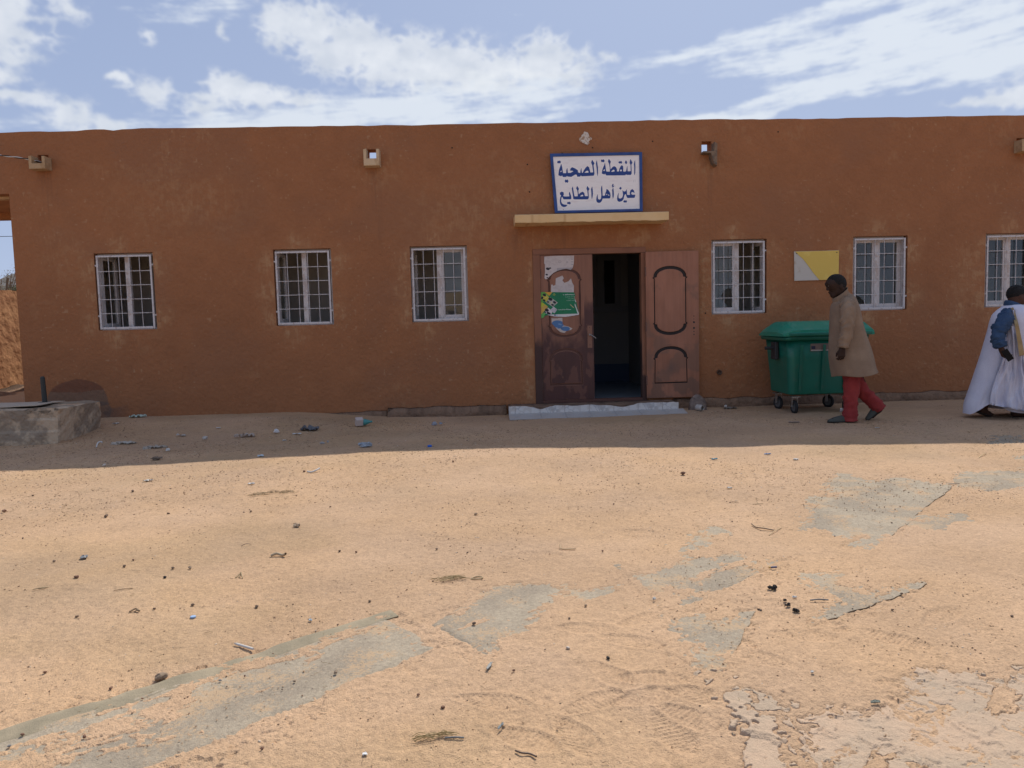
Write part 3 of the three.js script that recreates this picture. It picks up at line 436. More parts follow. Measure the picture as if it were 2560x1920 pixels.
const fixedGeo = (() => { const w = WW + 0.05, h = FH + 0.044, x = -0.023, y = -0.013, b = 0.03; return join([bx(x, y, -0.17, x + b, y + h, -0.1), bx(x + w - b - 0.002, y, -0.17, x + w - 0.002, y + h, -0.1), bx(x + b, y, -0.17, x + w - b - 0.002, y + b, -0.102), bx(x + b, y + h - b, -0.17, x + w - b - 0.002, y + h - 0.002, -0.102)]); })();
const CW = (WW + 0.048 - 0.06) / 2, CH = FH + 0.042 - 0.06;
const casementGeo = (() => { const b = 0.056; return join([bx(0, 0, -0.04, b, CH, 0, 0.004), bx(CW - b, 0, -0.04, CW - 0.001, CH, 0, 0.004), bx(b, 0, -0.04, CW - b, b * 1.15, -0.002, 0.003), bx(b, CH - b * 0.9, -0.04, CW - b, CH, -0.002, 0.003)]); })();
const paneGeo = bx(0.05, 0.055, -0.024, CW - 0.05, CH - 0.045, -0.02);
const windowNotes = ['dark barred window nearest the cistern, both casements swung in', 'dark barred window, both casements swung in, second from the cistern', 'barred window with one casement open and one pane mirroring the yard', 'barred window beside the open door leaf, one casement open', 'barred window behind the man in the coat, both casements shut', 'barred window behind the robed man, cut by the picture edge'];
// how far each casement is swung inward, degrees
const swing = [[80, 86], [84, 86], [84, 0], [0, 84], [0, 0], [0, 0]];
winX.forEach((x, i) => {
  const w = grp('window', clinic, [x, WY0, 0]); w.userData.label = windowNotes[i];
  part('grille', grilleGeo, grilleMat, w); part('frame', fixedGeo, whiteMat, w); part('mullion', bx(WW / 2 - 0.03, 0.018, -0.16, WW / 2 + 0.034, FH + 0.0, -0.104, 0.003), whiteMat, w);
  const [l, r] = swing[i];
  const a = (n, g, m, side, ang) => part(n, g, m, w, [side < 0 ? 0.007 : 0.007 + 2 * CW - (ang ? 0 : CW), 0.017, -0.115], [0, 0, 0]);
  for (const [side, ang] of [[-1, l], [1, r]]) for (const [n, g, m] of [['casement', casementGeo, whiteMat], ['pane', paneGeo, glassMat]]) {
    const o = a(n, g, m, side, 0);
    if (side < 0) o.rotation.y = rad(ang); else if (ang) { o.position.x = 0.007 + 2 * CW; o.geometry = g.clone().translate(-CW, 0, 0); o.rotation.y = -rad(ang); }
  }
});
// ledge over the door
{
  const pts = [[0, 0], [0.4, 0], [0.4, 0.105], [0, 0.115]], rings = []; for (let i = 0; i <= 60; i++) { const x = mix(0.512, 2.567, i / 60); rings.push([[x, 2.583 + 0.008 * fbm(x * 6, 2, 3, 820), 0.001], [x, 2.583 + 0.006 * fbm(x * 8, 3, 3, 821), 0.4], [x, 2.683 + 0.0025 * vn(x * 5, 3, 822), 0.402], [x, 2.693, 0.385], [x, 2.695, 0.001]].reverse()); }
  const g = skin(rings).toNonIndexed(); g.computeVertexNormals();
  part('door_canopy', boxUv(g), new THREE.MeshStandardMaterial({ roughness: 0.9, bumpMap: plasterBump, bumpScale: 0.004, map: colorTex(1024, 256, (u, v) => { const x = u * 2.2 + 0.45, m = fbm(x * 3, v * 2, 4, 825); let c = mix3([0.74, 0.5, 0.24], [0.8, 0.57, 0.3], cl(0.5 + m)); for (const a of [0.98, 1.14, 1.2, 1.29, 1.34, 1.62]) c = mix3(c, [0.5, 0.28, 0.12], 0.55 * Math.exp(-(((x - a - 0.012 * vn(v * 6, a, 826)) / 0.018) ** 2)) * ss(-0.6, 0.3, vn(v * 5, a * 9, 827))); return c; }, 1 / 2.2, 1) }), clinic);
}
// doors
const doorMap = (right) => colorTex(512, 1024, (u, v) => {
  const x = u * 0.74, y = v * 2.05, m = fbm(x * 4, y * 2.2, 5, right ? 830 : 840), g = fbm(x * 40, y * 2.5, 3, 850);
  if (right) { let c = mix3([0.31, 0.132, 0.075], [0.37, 0.165, 0.1], cl(0.5 + m)).map((k) => k * (1 + 0.08 * g)); c = mix3(c, [0.19, 0.11, 0.075], 0.55 * ss(0.05, 0.5, fbm(x * 5, y * 4, 4, 860) + (y < 0.75 ? 0.12 : -0.15))); const sm = gauss(x, y, 0.33, 0.42, 0.09, 0.08); c = mix3(c, [0.12, 0.085, 0.07], 0.7 * sm * (0.7 + 0.5 * m)); c = mix3(c, [0.14, 0.085, 0.06], 0.6 * ss(-0.05, 0.4, fbm(x * 7, y * 6, 4, 865) + 0.2 - y * 1.5)); return c; }
  const edge = 0.6 + 0.1 * fbm(x * 4, 1, 3, 870) + 0.16 * fbm(x * 7, y * 4, 4, 875) + (x > 0.6 ? 0.25 : 0), t = ss(-0.12, 0.2, y - 0.35 - edge);
  let c = mix3([0.075, 0.026, 0.022], [0.275, 0.12, 0.07], t).map((k) => k * (1 + 0.1 * g + 0.08 * m));
  return mix3(c, [0.26, 0.11, 0.07], (1 - t) * 0.35 * ss(0.28, 0.6, fbm(x * 9, y * 5, 4, 880)));
}, 1 / 0.74, 1 / 2.05);
const doorR = new THREE.MeshStandardMaterial({ map: doorMap(true), roughness: 0.75 }), doorL = new THREE.MeshStandardMaterial({ map: doorMap(false), roughness: 0.5 });
const grooveR = std([0.03, 0.022, 0.02], 0.8), grooveL = std([0.12, 0.05, 0.035], 0.6);
// moulding outlines: an arched field, arched below too when deep
function field(x0, x1, y0, y1, sh, deep, k, side) {   // k: inset at the arches, side: inset at the sides
  const p = [], a0 = x0 + side, a1 = x1 - side, cx = (x0 + x1) / 2, lip = 0.016 - side * 0.3;
  const arc = (yS, yT, dir) => { for (let i = 0; i <= 14; i++) { const t = i / 14 * Math.PI, q = dir > 0 ? t : t + Math.PI; p.push([cx + Math.cos(q) * ((x1 - x0) / 2 - k * 0.85 - (lip > 0.014 ? 0.0 : 0.01)), yS + Math.abs(Math.sin(q)) ** 0.9 * (yT - yS)]); } };
  if (deep) { p.push([a0 + 0.006, y0 + sh + 0.03], [x0 - lip + k * 0.6, y0 + sh + 0.008]); arc(y0 + sh, y0 + k, -1); p.push([x1 + lip - k * 0.6, y0 + sh + 0.008], [a1 - 0.006, y0 + sh + 0.03]); } else p.push([a0, y0 + side * 1.4], [a1, y0 + side * 1.4]);
  p.push([a1 - 0.006, y1 - sh - 0.03], [x1 + lip - k * 0.6, y1 - sh - 0.008]); arc(y1 - sh, y1 - k, 1); p.push([x0 - lip + k * 0.6, y1 - sh - 0.008], [a0 + 0.006, y1 - sh - 0.03]);
  return p;
}
function doorLeaf(w, h, mat, groove, ox, right) {
  const U = [ox + 0.1, ox + 0.56, 0.875, 1.83, 0.15, true], Lo = [ox + 0.1, ox + 0.565, 0.2, 0.72, 0.16, false];
  const g = grp('door', clinic);
  const kU = right ? 0.042 : 0.03, sU = right ? 0.013 : 0.02;
  part('leaf', extr(shape([[0, 0], [w, 0], [w, h], [0, h]], [field(...U, 0, 0), field(...Lo, 0, 0)]), 0.014, 0.003).translate(0, 0, 0.026), mat, g);
  part('groove', bx(0.004, 0.004, 0.003, w - 0.004, h - 0.004, 0.0258), groove, g);
  for (const F of [U, Lo]) part('raised_panel', extr(shape(field(...F, kU, sU)), 0.017, 0.006).translate(0, 0, 0.026), mat, g);
  part('edge', join([bx(0, 0, 0, w, 0.004, 0.026), bx(0, h - 0.004, 0, w, h, 0.026), bx(0, 0.004, 0, 0.004, h - 0.004, 0.026), bx(w - 0.004, 0.004, 0, w, h - 0.004, 0.026)]), mat, g);
  return g;
}
{
  const frameMat = new THREE.MeshStandardMaterial({ map: colorTex(256, 1024, (u, v) => { const y = v * 2.4, m = fbm(u * 3, y * 3, 4, 890), t = ss(-0.2, 0.25, y - 0.9 + m * 0.8); return mix3([0.075, 0.036, 0.028], [0.26, 0.115, 0.065], t).map((k) => k * (1 + 0.15 * m)); }, 1, 1 / 2.4), roughness: 0.75 });
  const f = grp('door_frame', clinic);
  part('post', bx(0.762, 0.131, -0.12, 0.862, 2.19, 0.012, 0.004), frameMat, f); part('post', bx(2.268, 0.131, -0.12, 2.333, 2.19, 0.012, 0.004), frameMat, f);
  part('head', bx(0.762, 2.191, -0.12, 2.333, 2.268, 0.014, 0.004), frameMat, f); part('sill', bx(0.862, 0.131, -0.12, 2.268, 0.168, 0.008, 0.004), std([0.11, 0.045, 0.032], 0.7), f);
  const steel = std([0.32, 0.31, 0.3], 0.4, { metalness: 0.8 }), blk = std([0.03, 0.025, 0.022], 0.7);
  const L = doorLeaf(0.726, 2.018, doorL, grooveL, 0.0, false); L.position.set(0.864, 0.17, -0.045); L.userData.label = 'closed leaf of the double door, dark varnish worn off above';
  part('lock_plate', bx(0.64, 0.72, 0.0401, 0.705, 1.03, 0.0425, 0.001), new THREE.MeshStandardMaterial({ color: lin(0.25, 0.12, 0.075), roughness: 0.6 }), L);
  part('handle', join([new THREE.CylinderGeometry(0.012, 0.014, 0.035, 10).rotateX(Math.PI / 2).translate(0.67, 0.905, 0.055), tube([[0.67, 0.905, 0.07], [0.7, 0.89, 0.072], [0.735, 0.868, 0.07], [0.755, 0.85, 0.065]], 0.008, 10, 8)]), steel, L);
  part('keyhole', new THREE.CircleGeometry(0.006, 8), blk, L, [0.672, 1.0, 0.0435]); part('keyhole', new THREE.CircleGeometry(0.006, 8), blk, L, [0.672, 0.76, 0.0435]);
  for (const y of [0.25, 1.0, 1.76]) part('hinge', boxUv(new THREE.CylinderGeometry(0.011, 0.011, 0.13, 10)), std([0.1, 0.055, 0.04], 0.6), L, [-0.002, y, 0.044]);
  const Rr = doorLeaf(0.736, 2.03, doorR, grooveR, 0.006, true); Rr.position.set(2.318, 0.165, 0.032); Rr.rotation.y = rad(-1.2); Rr.userData.label = 'faded leaf of the double door folded open flat on the wall';
  for (const [y, r] of [[1.13, 0.008], [1.09, 0.007], [1.045, 0.015], [0.965, 0.015], [0.915, 0.008], [0.875, 0.009]]) part('lock_hole', new THREE.CircleGeometry(r, 12), blk, Rr, [0.665, y, 0.0412]);
  for (const y of [0.25, 1.0, 1.76]) part('hinge', boxUv(new THREE.CylinderGeometry(0.011, 0.011, 0.13, 10)), std([0.16, 0.08, 0.055], 0.6), Rr, [0.0, y, 0.034]);
}
// doorstep: mud core faced with marble tiles, their upper edge broken
{
  const st = grp('doorstep', clinic), marble = (s) => new THREE.MeshStandardMaterial({ roughness: 0.6, map: colorTex(512, 512, (u, v) => { const w = fbm(u * 2, v * 2, 3, 900 + s), a = Math.abs(fbm(u * 2.2 + v * 1.2 + w * 0.5, v * 1.6 - u * 0.8, 4, 905 + s)), m = ss(0.22, 0.0, a); let c = mix3(s > 30 ? [0.44, 0.42, 0.4] : [0.66, 0.635, 0.6], [0.33, 0.33, 0.34], m * 0.6); return mix3(c, [0.45, 0.37, 0.3], 0.3 * ss(0.15, 0.6, fbm(u * 6, v * 6, 4, 915 + s))); }, 3, 3) });
  const mm = [marble(0), marble(20), marble(40)], joints = [0.36, 0.447, 0.782, 1.115, 1.448, 1.78, 2.112, 2.443, 2.665];
  const wave = (x) => 0.16 - 0.006 * ss(0.4, 0.6, x) - 0.042 * Math.exp(-(((x - 0.79) / 0.1) ** 2)) - 0.012 * Math.exp(-(((x - 1.25) / 0.12) ** 2)) - 0.018 * ss(1.42, 1.66, x) * ss(2.1, 2.05, x) - 0.03 * Math.exp(-(((x - 1.9) / 0.11) ** 2)) - 0.012 + 0.004 * fbm(x * 14, 1, 3, 920);
  for (let i = 0; i < 8; i++) {
    const a = joints[i] + 0.002, b = joints[i + 1] - 0.002, top = []; for (let k = 0; k <= 10; k++) { const x = mix(b, a, k / 10); top.push([x, wave(x)]); }
    part('tile', extr(shape([[a, 0.034], [b, 0.034], ...top]), 0.012, 0.001), mm[i % 2], st, [0, 0, 0.438 + 0.002 * vn(i, 3, 925)]);
    const a2 = a + (i > 1 ? 0.005 : 0), o = 0.03 * (i / 8);
    part('tile', bx(a2 - 0.004, -0.012, 0, b + 0.002 + (i === 7 ? 0.06 : 0), 0, 0.292 - o - (i === 7 ? 0.03 : 0), 0.002), mm[2], st, [0, 0.052 + 0.0015 * vn(i, 8, 926), 0.452], [0.14 + 0.006 * vn(i, 4, 927), 0, 0]);
  }
  const rings = []; for (let i = 0; i <= 60; i++) { const x = mix(0.365, 2.66, i / 60), y = Math.max(wave(x) - 0.004 + 0.012 * fbm(x * 9, 3, 3, 930), 0.12); rings.push([[x, -0.05, 0.05], [x, -0.05, 0.437], [x, wave(x) - 0.012, 0.436], [x, y, 0.405 + 0.02 * vn(x * 12, 4, 931)], [x, y + 0.008 * vn(x * 7, 1, 932), 0.2], [x, 0.135, 0.05]].reverse()); }
  part('core', boxUv(skin(rings)), mudMat, st); part('bed', bx(0.362, -0.06, 0.451, 2.68, 0.006, 0.69), mudMat, st);
}

// ---------------------------------------------------------------- sign, boards, papers
{
  const t = thing('sign_board', 'white Arabic-lettered sign in a blue frame standing on the ledge over the door', 'sign', [0, 0, 0.04]);
  const q = (a, d) => { const s = shape(a); return extr(s, d, 0.003); };
  const O = [[1.076, 2.747], [2.287, 2.746], [2.288, 3.545], [1.027, 3.545]], I = [[1.116, 2.779], [2.247, 2.782], [2.248, 3.506], [1.066, 3.503]];
  part('frame', boxUv(extr(shape(O, [I]), 0.035, 0.003)), new THREE.MeshStandardMaterial({ map: colorTex(256, 256, (u, v) => mix3([0.014, 0.05, 0.2], [0.022, 0.075, 0.28], cl(0.5 + pf(u, v, 5, 4, 1000))), 1.5, 1.5), roughness: 0.45 }), t);
  const g = new THREE.BufferGeometry(), P = [I[0], I[1], I[2], I[3]];
  g.setAttribute('position', new THREE.Float32BufferAttribute([...P, ...P].flatMap((p, i) => [p[0], p[1], i < 4 ? 0.024 : 0.004]), 3)); g.setAttribute('uv', new THREE.Float32BufferAttribute([0, 0, 1, 0, 1, 1, 0, 1, 0, 0, 1, 0, 1, 1, 0, 1], 2)); g.setIndex([0, 1, 2, 0, 2, 3, 4, 6, 5, 4, 7, 6]); const gg = g.toNonIndexed(); gg.computeVertexNormals();
  const map = canvasTex(1536, 1014, (c, W, H) => {
    c.fillStyle = '#f4f0ee'; c.fillRect(0, 0, W, H);
    for (let i = 0; i < 500; i++) { c.fillStyle = `rgba(${rnd() < 0.5 ? '240,238,234' : '190,178,170'},0.06)`; c.beginPath(); c.ellipse(rnd() * W, rnd() * H, rr(10, 90), rr(4, 26), rr(-0.2, 0.2), 0, 7); c.fill(); }
    const det = 2721550; c.setTransform(1310 / det * W, 55 / det * H, -60 / det * W, 2075 / det * H, (-1310 * 20 + 60 * 165) / det * W, (-55 * 20 - 2075 * 165) / det * H);
    const B = '#1b3f86', bg = '#f4f0ee';
    const poly = (s, col) => { const a = s.trim().split(/\s+/).map((k) => k.split(',').map(Number)), n = a.length, m = (p, r) => [(p[0] + r[0]) / 2, (p[1] + r[1]) / 2]; c.fillStyle = col; c.beginPath(); const s0 = m(a[n - 1], a[0]); c.moveTo(...s0); for (let i = 0; i < n; i++) { const p = a[(i + n - 1) % n], x = a[i], nx = a[(i + 1) % n], k = 0.18, A = [mix(x[0], p[0], k), mix(x[1], p[1], k)], Z = [mix(x[0], nx[0], k), mix(x[1], nx[1], k)]; c.lineTo(...A); c.quadraticCurveTo(x[0], x[1], ...Z); } c.closePath(); c.fill(); };
    const on = (s) => poly(s, B), off = (s) => poly(s, bg);
    on('1998,228 2004,300 2012,400 2013,540 1995,608 1985,560 1982,420 1972,330 1978,280');
    on('1882,206 1934,295 1907,348 1919,480 1923,555 1905,594 1795,594 1780,578 1765,604 1290,610 1270,592 1260,562 1244,587 1176,566 1191,485 1217,415 1251,345 1264,286 1275,380 1283,480 1292,514 1374,518 1376,420 1364,330 1337,268 1360,203 1409,275 1387,332 1394,463 1440,406 1482,382 1523,402 1547,455 1549,512 1598,510 1605,455 1631,398 1662,358 1695,376 1707,440 1703,500 1722,516 1778,508 1789,440 1806,366 1813,440 1817,506 1895,503 1886,350 1860,296');
    off('1213,492 1252,452 1256,492 1236,502'); off('1405,518 1435,485 1465,467 1490,480 1488,510 1440,521'); c.fillStyle = bg; c.beginPath(); c.arc(1648, 486, 22, 0, 7); c.fill();
    on('1588,290 1608,258 1630,272 1655,249 1683,288 1655,327 1632,308 1610,322'); on('1775,236 1803,288 1775,340 1741,288'); on('1166,250 1190,217 1212,234 1238,215 1259,255 1236,294 1214,278 1190,294');
    on('1070,238 1083,330 1093,430 1087,560 1074,636 1063,560 1057,420 1045,320 1054,285');
    on('957,226 1013,318 987,362 995,450 1003,565 984,618 690,634 672,612 656,642 582,644 576,598 540,592 500,614 440,650 352,642 338,622 322,650 240,654 222,612 200,636 131,612 151,485 184,400 214,330 233,420 243,520 249,560 322,558 327,490 354,426 361,500 363,554 430,550 500,510 470,499 418,497 429,450 470,412 530,438 608,488 605,538 660,554 667,500 690,426 697,500 701,550 722,546 747,488 799,418 842,384 875,410 897,480 901,538 972,536 962,430 955,362 932,300');
    off('178,532 212,488 213,527'); off('760,545 800,509 835,493 862,518 855,546');
    on('114,298 137,254 160,270 184,249 209,290 184,329 160,312 137,327'); on('276,752 300,711 322,728 346,709 371,750 346,797 322,778 300,793');
    on('1950,934 1992,968 2014,1038 1975,1014 1942,1012 1922,1040 1950,1078 2034,1073 2017,1151 1836,1158 1809,1120 1790,1060 1765,1075 1749,1110 1739,1180 1701,1231 1640,1252 1589,1236 1571,1180 1579,1100 1610,1016 1606,1100 1613,1160 1650,1174 1699,1150 1721,1080 1711,1030 1701,968 1745,1000 1790,983 1806,938 1816,1000 1823,1078 1870,1083 1900,1075 1887,1030 1905,970');
    on('1650,880 1684,918 1652,960 1616,920'); on('1730,1240 1755,1207 1780,1224 1802,1204 1829,1240 1802,1278 1780,1258 1755,1273');
    on('1466,900 1481,980 1489,1060 1485,1130 1466,1180 1451,1110 1445,1010 1439,960'); on('1428,914 1448,890 1428,865 1438,825 1465,810 1477,838 1461,846 1456,862 1490,851 1483,881');
    on('1300,932 1351,970 1392,1030 1408,1100 1393,1169 1207,1173 1197,1215 1160,1267 1115,1282 1064,1263 1045,1210 1051,1130 1078,1063 1083,1140 1091,1184 1130,1199 1164,1180 1171,1080 1157,960 1161,890 1182,848 1195,940 1205,1107 1262,1099 1271,1040 1289,1000'); off('1292,1086 1308,1049 1323,1083'); off('1345,1101 1352,1064 1379,1101');
    on('935,876 951,960 959,1060 951,1140 934,1198 921,1120 915,1010 905,940');
    on('818,866 869,940 843,985 851,1080 859,1150 838,1194 470,1198 461,1100 449,1000 441,930 468,876 479,960 491,1060 501,1123 578,1120 579,1040 571,980 547,925 572,864 615,935 595,985 603,1073 650,1028 700,1008 739,1038 757,1116 832,1116 821,1040 814,985 794,930'); off('632,1122 665,1090 700,1079 719,1110 690,1123');
    on('388,1008 411,1080 421,1140 417,1194 232,1198 210,1152 197,1132 179,1180 171,1240 191,1299 240,1324 320,1330 296,1370 235,1388 179,1366 147,1310 141,1230 154,1150 179,1105 149,1075 154,1030 195,1006 241,1024 246,1080 226,1114 260,1126 378,1123 367,1060 374,1030');
    on('310,1288 335,1251 358,1268 382,1249 407,1288 382,1324 358,1304 335,1319');
    c.fillStyle = '#3a3a44'; for (const [x, y] of [[222, 1448], [2078, 1422]]) { c.beginPath(); c.arc(x, y, 8, 0, 7); c.fill(); } c.fillStyle = 'rgba(90,90,100,0.5)'; c.fillRect(1973, 725, 5, 45); c.fillRect(2012, 710, 5, 55);
  });
  part('panel', gg, new THREE.MeshStandardMaterial({ map, roughness: 0.5 }), t);
}
{
  const t = thing('notice_board', 'blank wall panel, mostly yellow with a bare white corner, above the green bin', 'board', [0, 0, 0.004]);
  const mottled = (a, b, s) => new THREE.MeshStandardMaterial({ map: colorTex(256, 256, (u, v) => mix3(a, b, ss(0.0, 0.7, pf(u, v, 5, 5, s))), 1.6, 1.6), roughness: 0.6 });
  part('backing', boxUv(extr(shape([[4.43, 1.75], [5.06, 1.752], [5.062, 2.16], [4.425, 2.158]]), 0.014, 0.002)), mottled([0.56, 0.52, 0.46], [0.42, 0.31, 0.21], 1010), t);
  part('yellow_sheet', boxUv(extr(shape([[4.435, 2.155], [4.475, 2.115], [4.55, 2.05], [4.62, 1.96], [4.7, 1.85], [4.785, 1.753], [5.058, 1.755], [5.06, 2.157]]), 0.004, 0.001)), mottled([0.72, 0.5, 0.1], [0.78, 0.57, 0.14], 1020), t, [0, 0, 0.0145]);
  for (const [x, y] of [[4.46, 2.13], [5.03, 2.13]]) part('screw', boxUv(new THREE.SphereGeometry(0.008, 8, 6)), std([0.1, 0.08, 0.06], 0.5), t, [x, y, 0.019]);
}
function paper(name, label, cat, pts, z, draw, w = 512, h = 512) {
  const xs = pts.map((p) => p[0]), ys = pts.map((p) => p[1]), x0 = Math.min(...xs), x1 = Math.max(...xs), y0 = Math.min(...ys), y1 = Math.max(...ys);
  const map = canvasTex(w, h, draw); map.wrapS = map.wrapT = THREE.RepeatWrapping; map.repeat.set(1 / (x1 - x0), 1 / (y1 - y0)); map.offset.set(-x0 / (x1 - x0), -y0 / (y1 - y0));
  return tag(part(name, extr(shape(pts), 0.0016), new THREE.MeshStandardMaterial({ map, roughness: 0.7 }), scene, [0, 0, z]), label, cat);
}
const blotch = (c, W, H, a, n, s) => { for (let i = 0; i < n; i++) { c.fillStyle = a; c.beginPath(); c.ellipse(rnd() * W, rnd() * H, rr(0.2, 1) * s, rr(0.1, 0.5) * s, rr(0, 3), 0, 7); c.fill(); } };
const scribble = (c, x, y, w, h, col) => { c.strokeStyle = col; c.lineWidth = h * 0.28; c.beginPath(); c.moveTo(x, y); for (let k = 0; k < w; k += h * 0.5) c.lineTo(x + k, y + h * rr(-0.4, 0.4)); c.stroke(); };
paper('torn_notice', 'torn white notice at the top of the closed door leaf, with grey figures', 'paper', [[0.924, 2.168], [1.054, 2.174], [1.337, 2.172], [1.33, 2.061], [1.315, 2.006], [1.289, 1.975], [1.226, 1.994], [1.166, 1.985], [1.106, 1.969], [1.049, 1.943], [0.992, 1.895], [0.959, 1.861], [0.935, 1.855], [0.918, 1.873], [0.928, 1.952], [0.929, 2.057], [0.919, 2.078]], 0.0005, (c, W, H) => {
  c.fillStyle = '#cfc6c2'; c.fillRect(0, 0, W, H); blotch(c, W, H, 'rgba(160,148,145,0.12)', 60, 60); c.strokeStyle = '#9b9596'; c.lineWidth = 4; c.beginPath(); c.arc(W * 0.52, H * 0.26, 24, 0, 7); c.stroke(); c.beginPath(); c.arc(W * 0.52, H * 0.26, 14, 0.5, 4); c.stroke(); c.fillStyle = '#4a4548'; c.fillRect(W * 0.73, H * 0.27, 34, 8);
  c.fillStyle = 'rgba(150,146,152,0.55)'; c.fillRect(W * 0.42, H * 0.52, W * 0.56, H * 0.24); c.fillStyle = '#35333a'; for (const [x, y, r] of [[0.12, 0.55, 34], [0.2, 0.52, 18], [0.08, 0.8, 22], [0.1, 0.93, 16], [0.3, 0.78, 12]]) { c.beginPath(); c.ellipse(W * x, H * y, r, r * 0.8, 0.6, 0, 7); c.fill(); } for (let i = 0; i < 3; i++) { c.fillStyle = 'rgba(120,115,130,0.5)'; c.fillRect(W * 0.9, H * (0.15 + i * 0.11), 34, 14); }
});
paper('torn_notice', 'ragged white paper scrap stuck just above the green poster', 'paper', [[1.168, 1.901], [1.188, 1.863], [1.167, 1.835], [1.194, 1.8], [1.251, 1.819], [1.287, 1.86], [1.307, 1.79], [1.326, 1.762], [1.324, 1.667], [1.005, 1.675], [1.01, 1.776], [1.025, 1.783], [1.038, 1.762], [1.07, 1.775], [1.076, 1.865]], 0.0008, (c, W, H) => { c.fillStyle = '#c9c0bd'; c.fillRect(0, 0, W, H); blotch(c, W, H, 'rgba(165,150,148,0.14)', 70, 70); for (let i = 0; i < 5; i++) scribble(c, W * 0.15, H * (0.62 + i * 0.07), W * 0.75, 9, 'rgba(150,145,150,0.7)'); });
paper('green_poster', 'torn green poster with white lettering and yellow photo diamonds on the closed door leaf', 'poster', [[0.866, 1.682], [1.325, 1.667], [1.342, 1.629], [1.331, 1.594], [1.358, 1.523], [1.364, 1.467], [1.391, 1.382], [1.387, 1.354], [1.34, 1.348], [1.284, 1.341], [1.213, 1.33], [1.128, 1.333], [1.036, 1.342], [0.959, 1.362], [0.916, 1.352], [0.887, 1.325], [0.848, 1.317], [0.846, 1.361], [0.852, 1.466]], 0.0032, (c, W, H) => {
  const X = (x) => (x - 80) / 770 * W, Y = (y) => (y - 790) / 522 * H, poly = (p, f) => { c.fillStyle = f; c.beginPath(); p.forEach(([x, y], i) => (i ? c.lineTo(X(x), Y(y)) : c.moveTo(X(x), Y(y)))); c.fill(); };
  c.fillStyle = '#1f7a52'; c.fillRect(0, 0, W, H); poly([[80, 790], [330, 790], [80, 1060]], '#6aa84a'); poly([[180, 790], [340, 790], [270, 870], [225, 830]], '#d9a23c'); poly([[80, 1000], [140, 1000], [240, 1080], [90, 1230]], '#b9c23a'); poly([[80, 1120], [180, 1040], [240, 1090], [90, 1250]], '#cfa955'); poly([[80, 1240], [200, 1180], [140, 1320], [80, 1320]], '#66b45a');
  poly([[180, 820], [275, 905], [205, 990], [95, 910]], '#c6b94e'); poly([[290, 895], [435, 1010], [335, 1090], [205, 1000]], '#b8b4ac'); poly([[240, 1100], [330, 1180], [290, 1255], [160, 1200]], '#d8d2d0'); poly([[350, 1085], [425, 1145], [360, 1220], [280, 1150]], '#c9c6ca');
  c.fillStyle = '#23262c'; for (const [x, y, a, b] of [[175, 850, 34, 26], [130, 905, 22, 30], [165, 955, 30, 18], [290, 935, 44, 30], [250, 995, 30, 18], [370, 1000, 34, 22], [330, 1050, 28, 18], [215, 1150, 40, 30], [250, 1215, 46, 24], [180, 1190, 20, 16]]) { c.beginPath(); c.ellipse(X(x), Y(y), a / 770 * W, b / 522 * H, 0.5, 0, 7); c.fill(); }
  c.fillStyle = '#d9cf7a'; for (const [x, y] of [[205, 900], [265, 1000], [310, 1010]]) { c.beginPath(); c.ellipse(X(x), Y(y), 14, 14, 0, 0, 7); c.fill(); }
  c.strokeStyle = '#b8b84a'; c.lineWidth = 9; c.beginPath(); c.arc(X(365), Y(848), 25, 0, 7); c.stroke(); c.beginPath(); c.arc(X(365), Y(842), 12, 0.3, 2.9); c.stroke();
  // lettering, as cursive strokes with their dots
  const word = (x0, x1, y, h, col) => { c.strokeStyle = c.fillStyle = col; c.lineWidth = h * 0.3; c.lineCap = c.lineJoin = 'round'; c.beginPath(); c.moveTo(X(x1), Y(y)); let up = false; for (let x = x1; x > x0; x -= h * 0.85) { const k = rnd(); if (k < 0.3) { c.lineTo(X(x), Y(y)); c.lineTo(X(x), Y(y) - h * 0.95); c.lineTo(X(x), Y(y)); } else if (k < 0.65) { c.lineTo(X(x), Y(y)); c.lineTo(X(x - h * 0.25), Y(y) - h * 0.45); c.lineTo(X(x - h * 0.5), Y(y)); } else { c.lineTo(X(x), Y(y)); up = true; } } c.lineTo(X(x0), Y(y)); c.stroke(); for (let x = x0; x < x1; x += h * 1.5) { c.beginPath(); c.arc(X(x + rr(0, h)), Y(y) + (rnd() < 0.5 ? -h * 0.75 : h * 0.45), h * 0.16, 0, 7); c.fill(); } };
  word(715, 765, 858, 24, '#e4e8e2'); word(580, 705, 858, 26, '#e4e8e2'); c.lineWidth = 8; c.beginPath(); c.arc(X(550), Y(848), 14, 0.2, 2.8); c.stroke();
  word(585, 760, 902, 12, '#b9cfc2'); word(635, 750, 940, 12, '#b9cfc2'); word(605, 765, 975, 12, '#c5d6cb'); word(600, 690, 1150, 24, '#e4e8e2'); word(540, 585, 1152, 22, '#e4e8e2'); word(450, 525, 1152, 22, '#e4e8e2');
  for (let i = 0; i < 4; i++) word(315, 395, 1128 + i * 20, 6, '#77747c');
  poly([[680, 1045], [750, 1110], [740, 1120], [675, 1055]], '#c9b48a'); poly([[770, 1030], [850, 1240], [825, 1245], [765, 1060]], '#d9d6d2'); poly([[755, 870], [800, 1000], [780, 1010], [762, 900]], '#cfd2cc');
  poly([[230, 1240], [845, 1235], [845, 1320], [230, 1320]], '#d6d3d1'); c.fillStyle = '#20408f'; c.fillRect(X(360), Y(1245), 30 / 770 * W, 26); c.fillStyle = '#7fb6cc'; c.fillRect(X(405), Y(1247), 26, 22); blotch(c, W, H, 'rgba(20,60,40,0.10)', 50, 60);
}, 1024, 694);
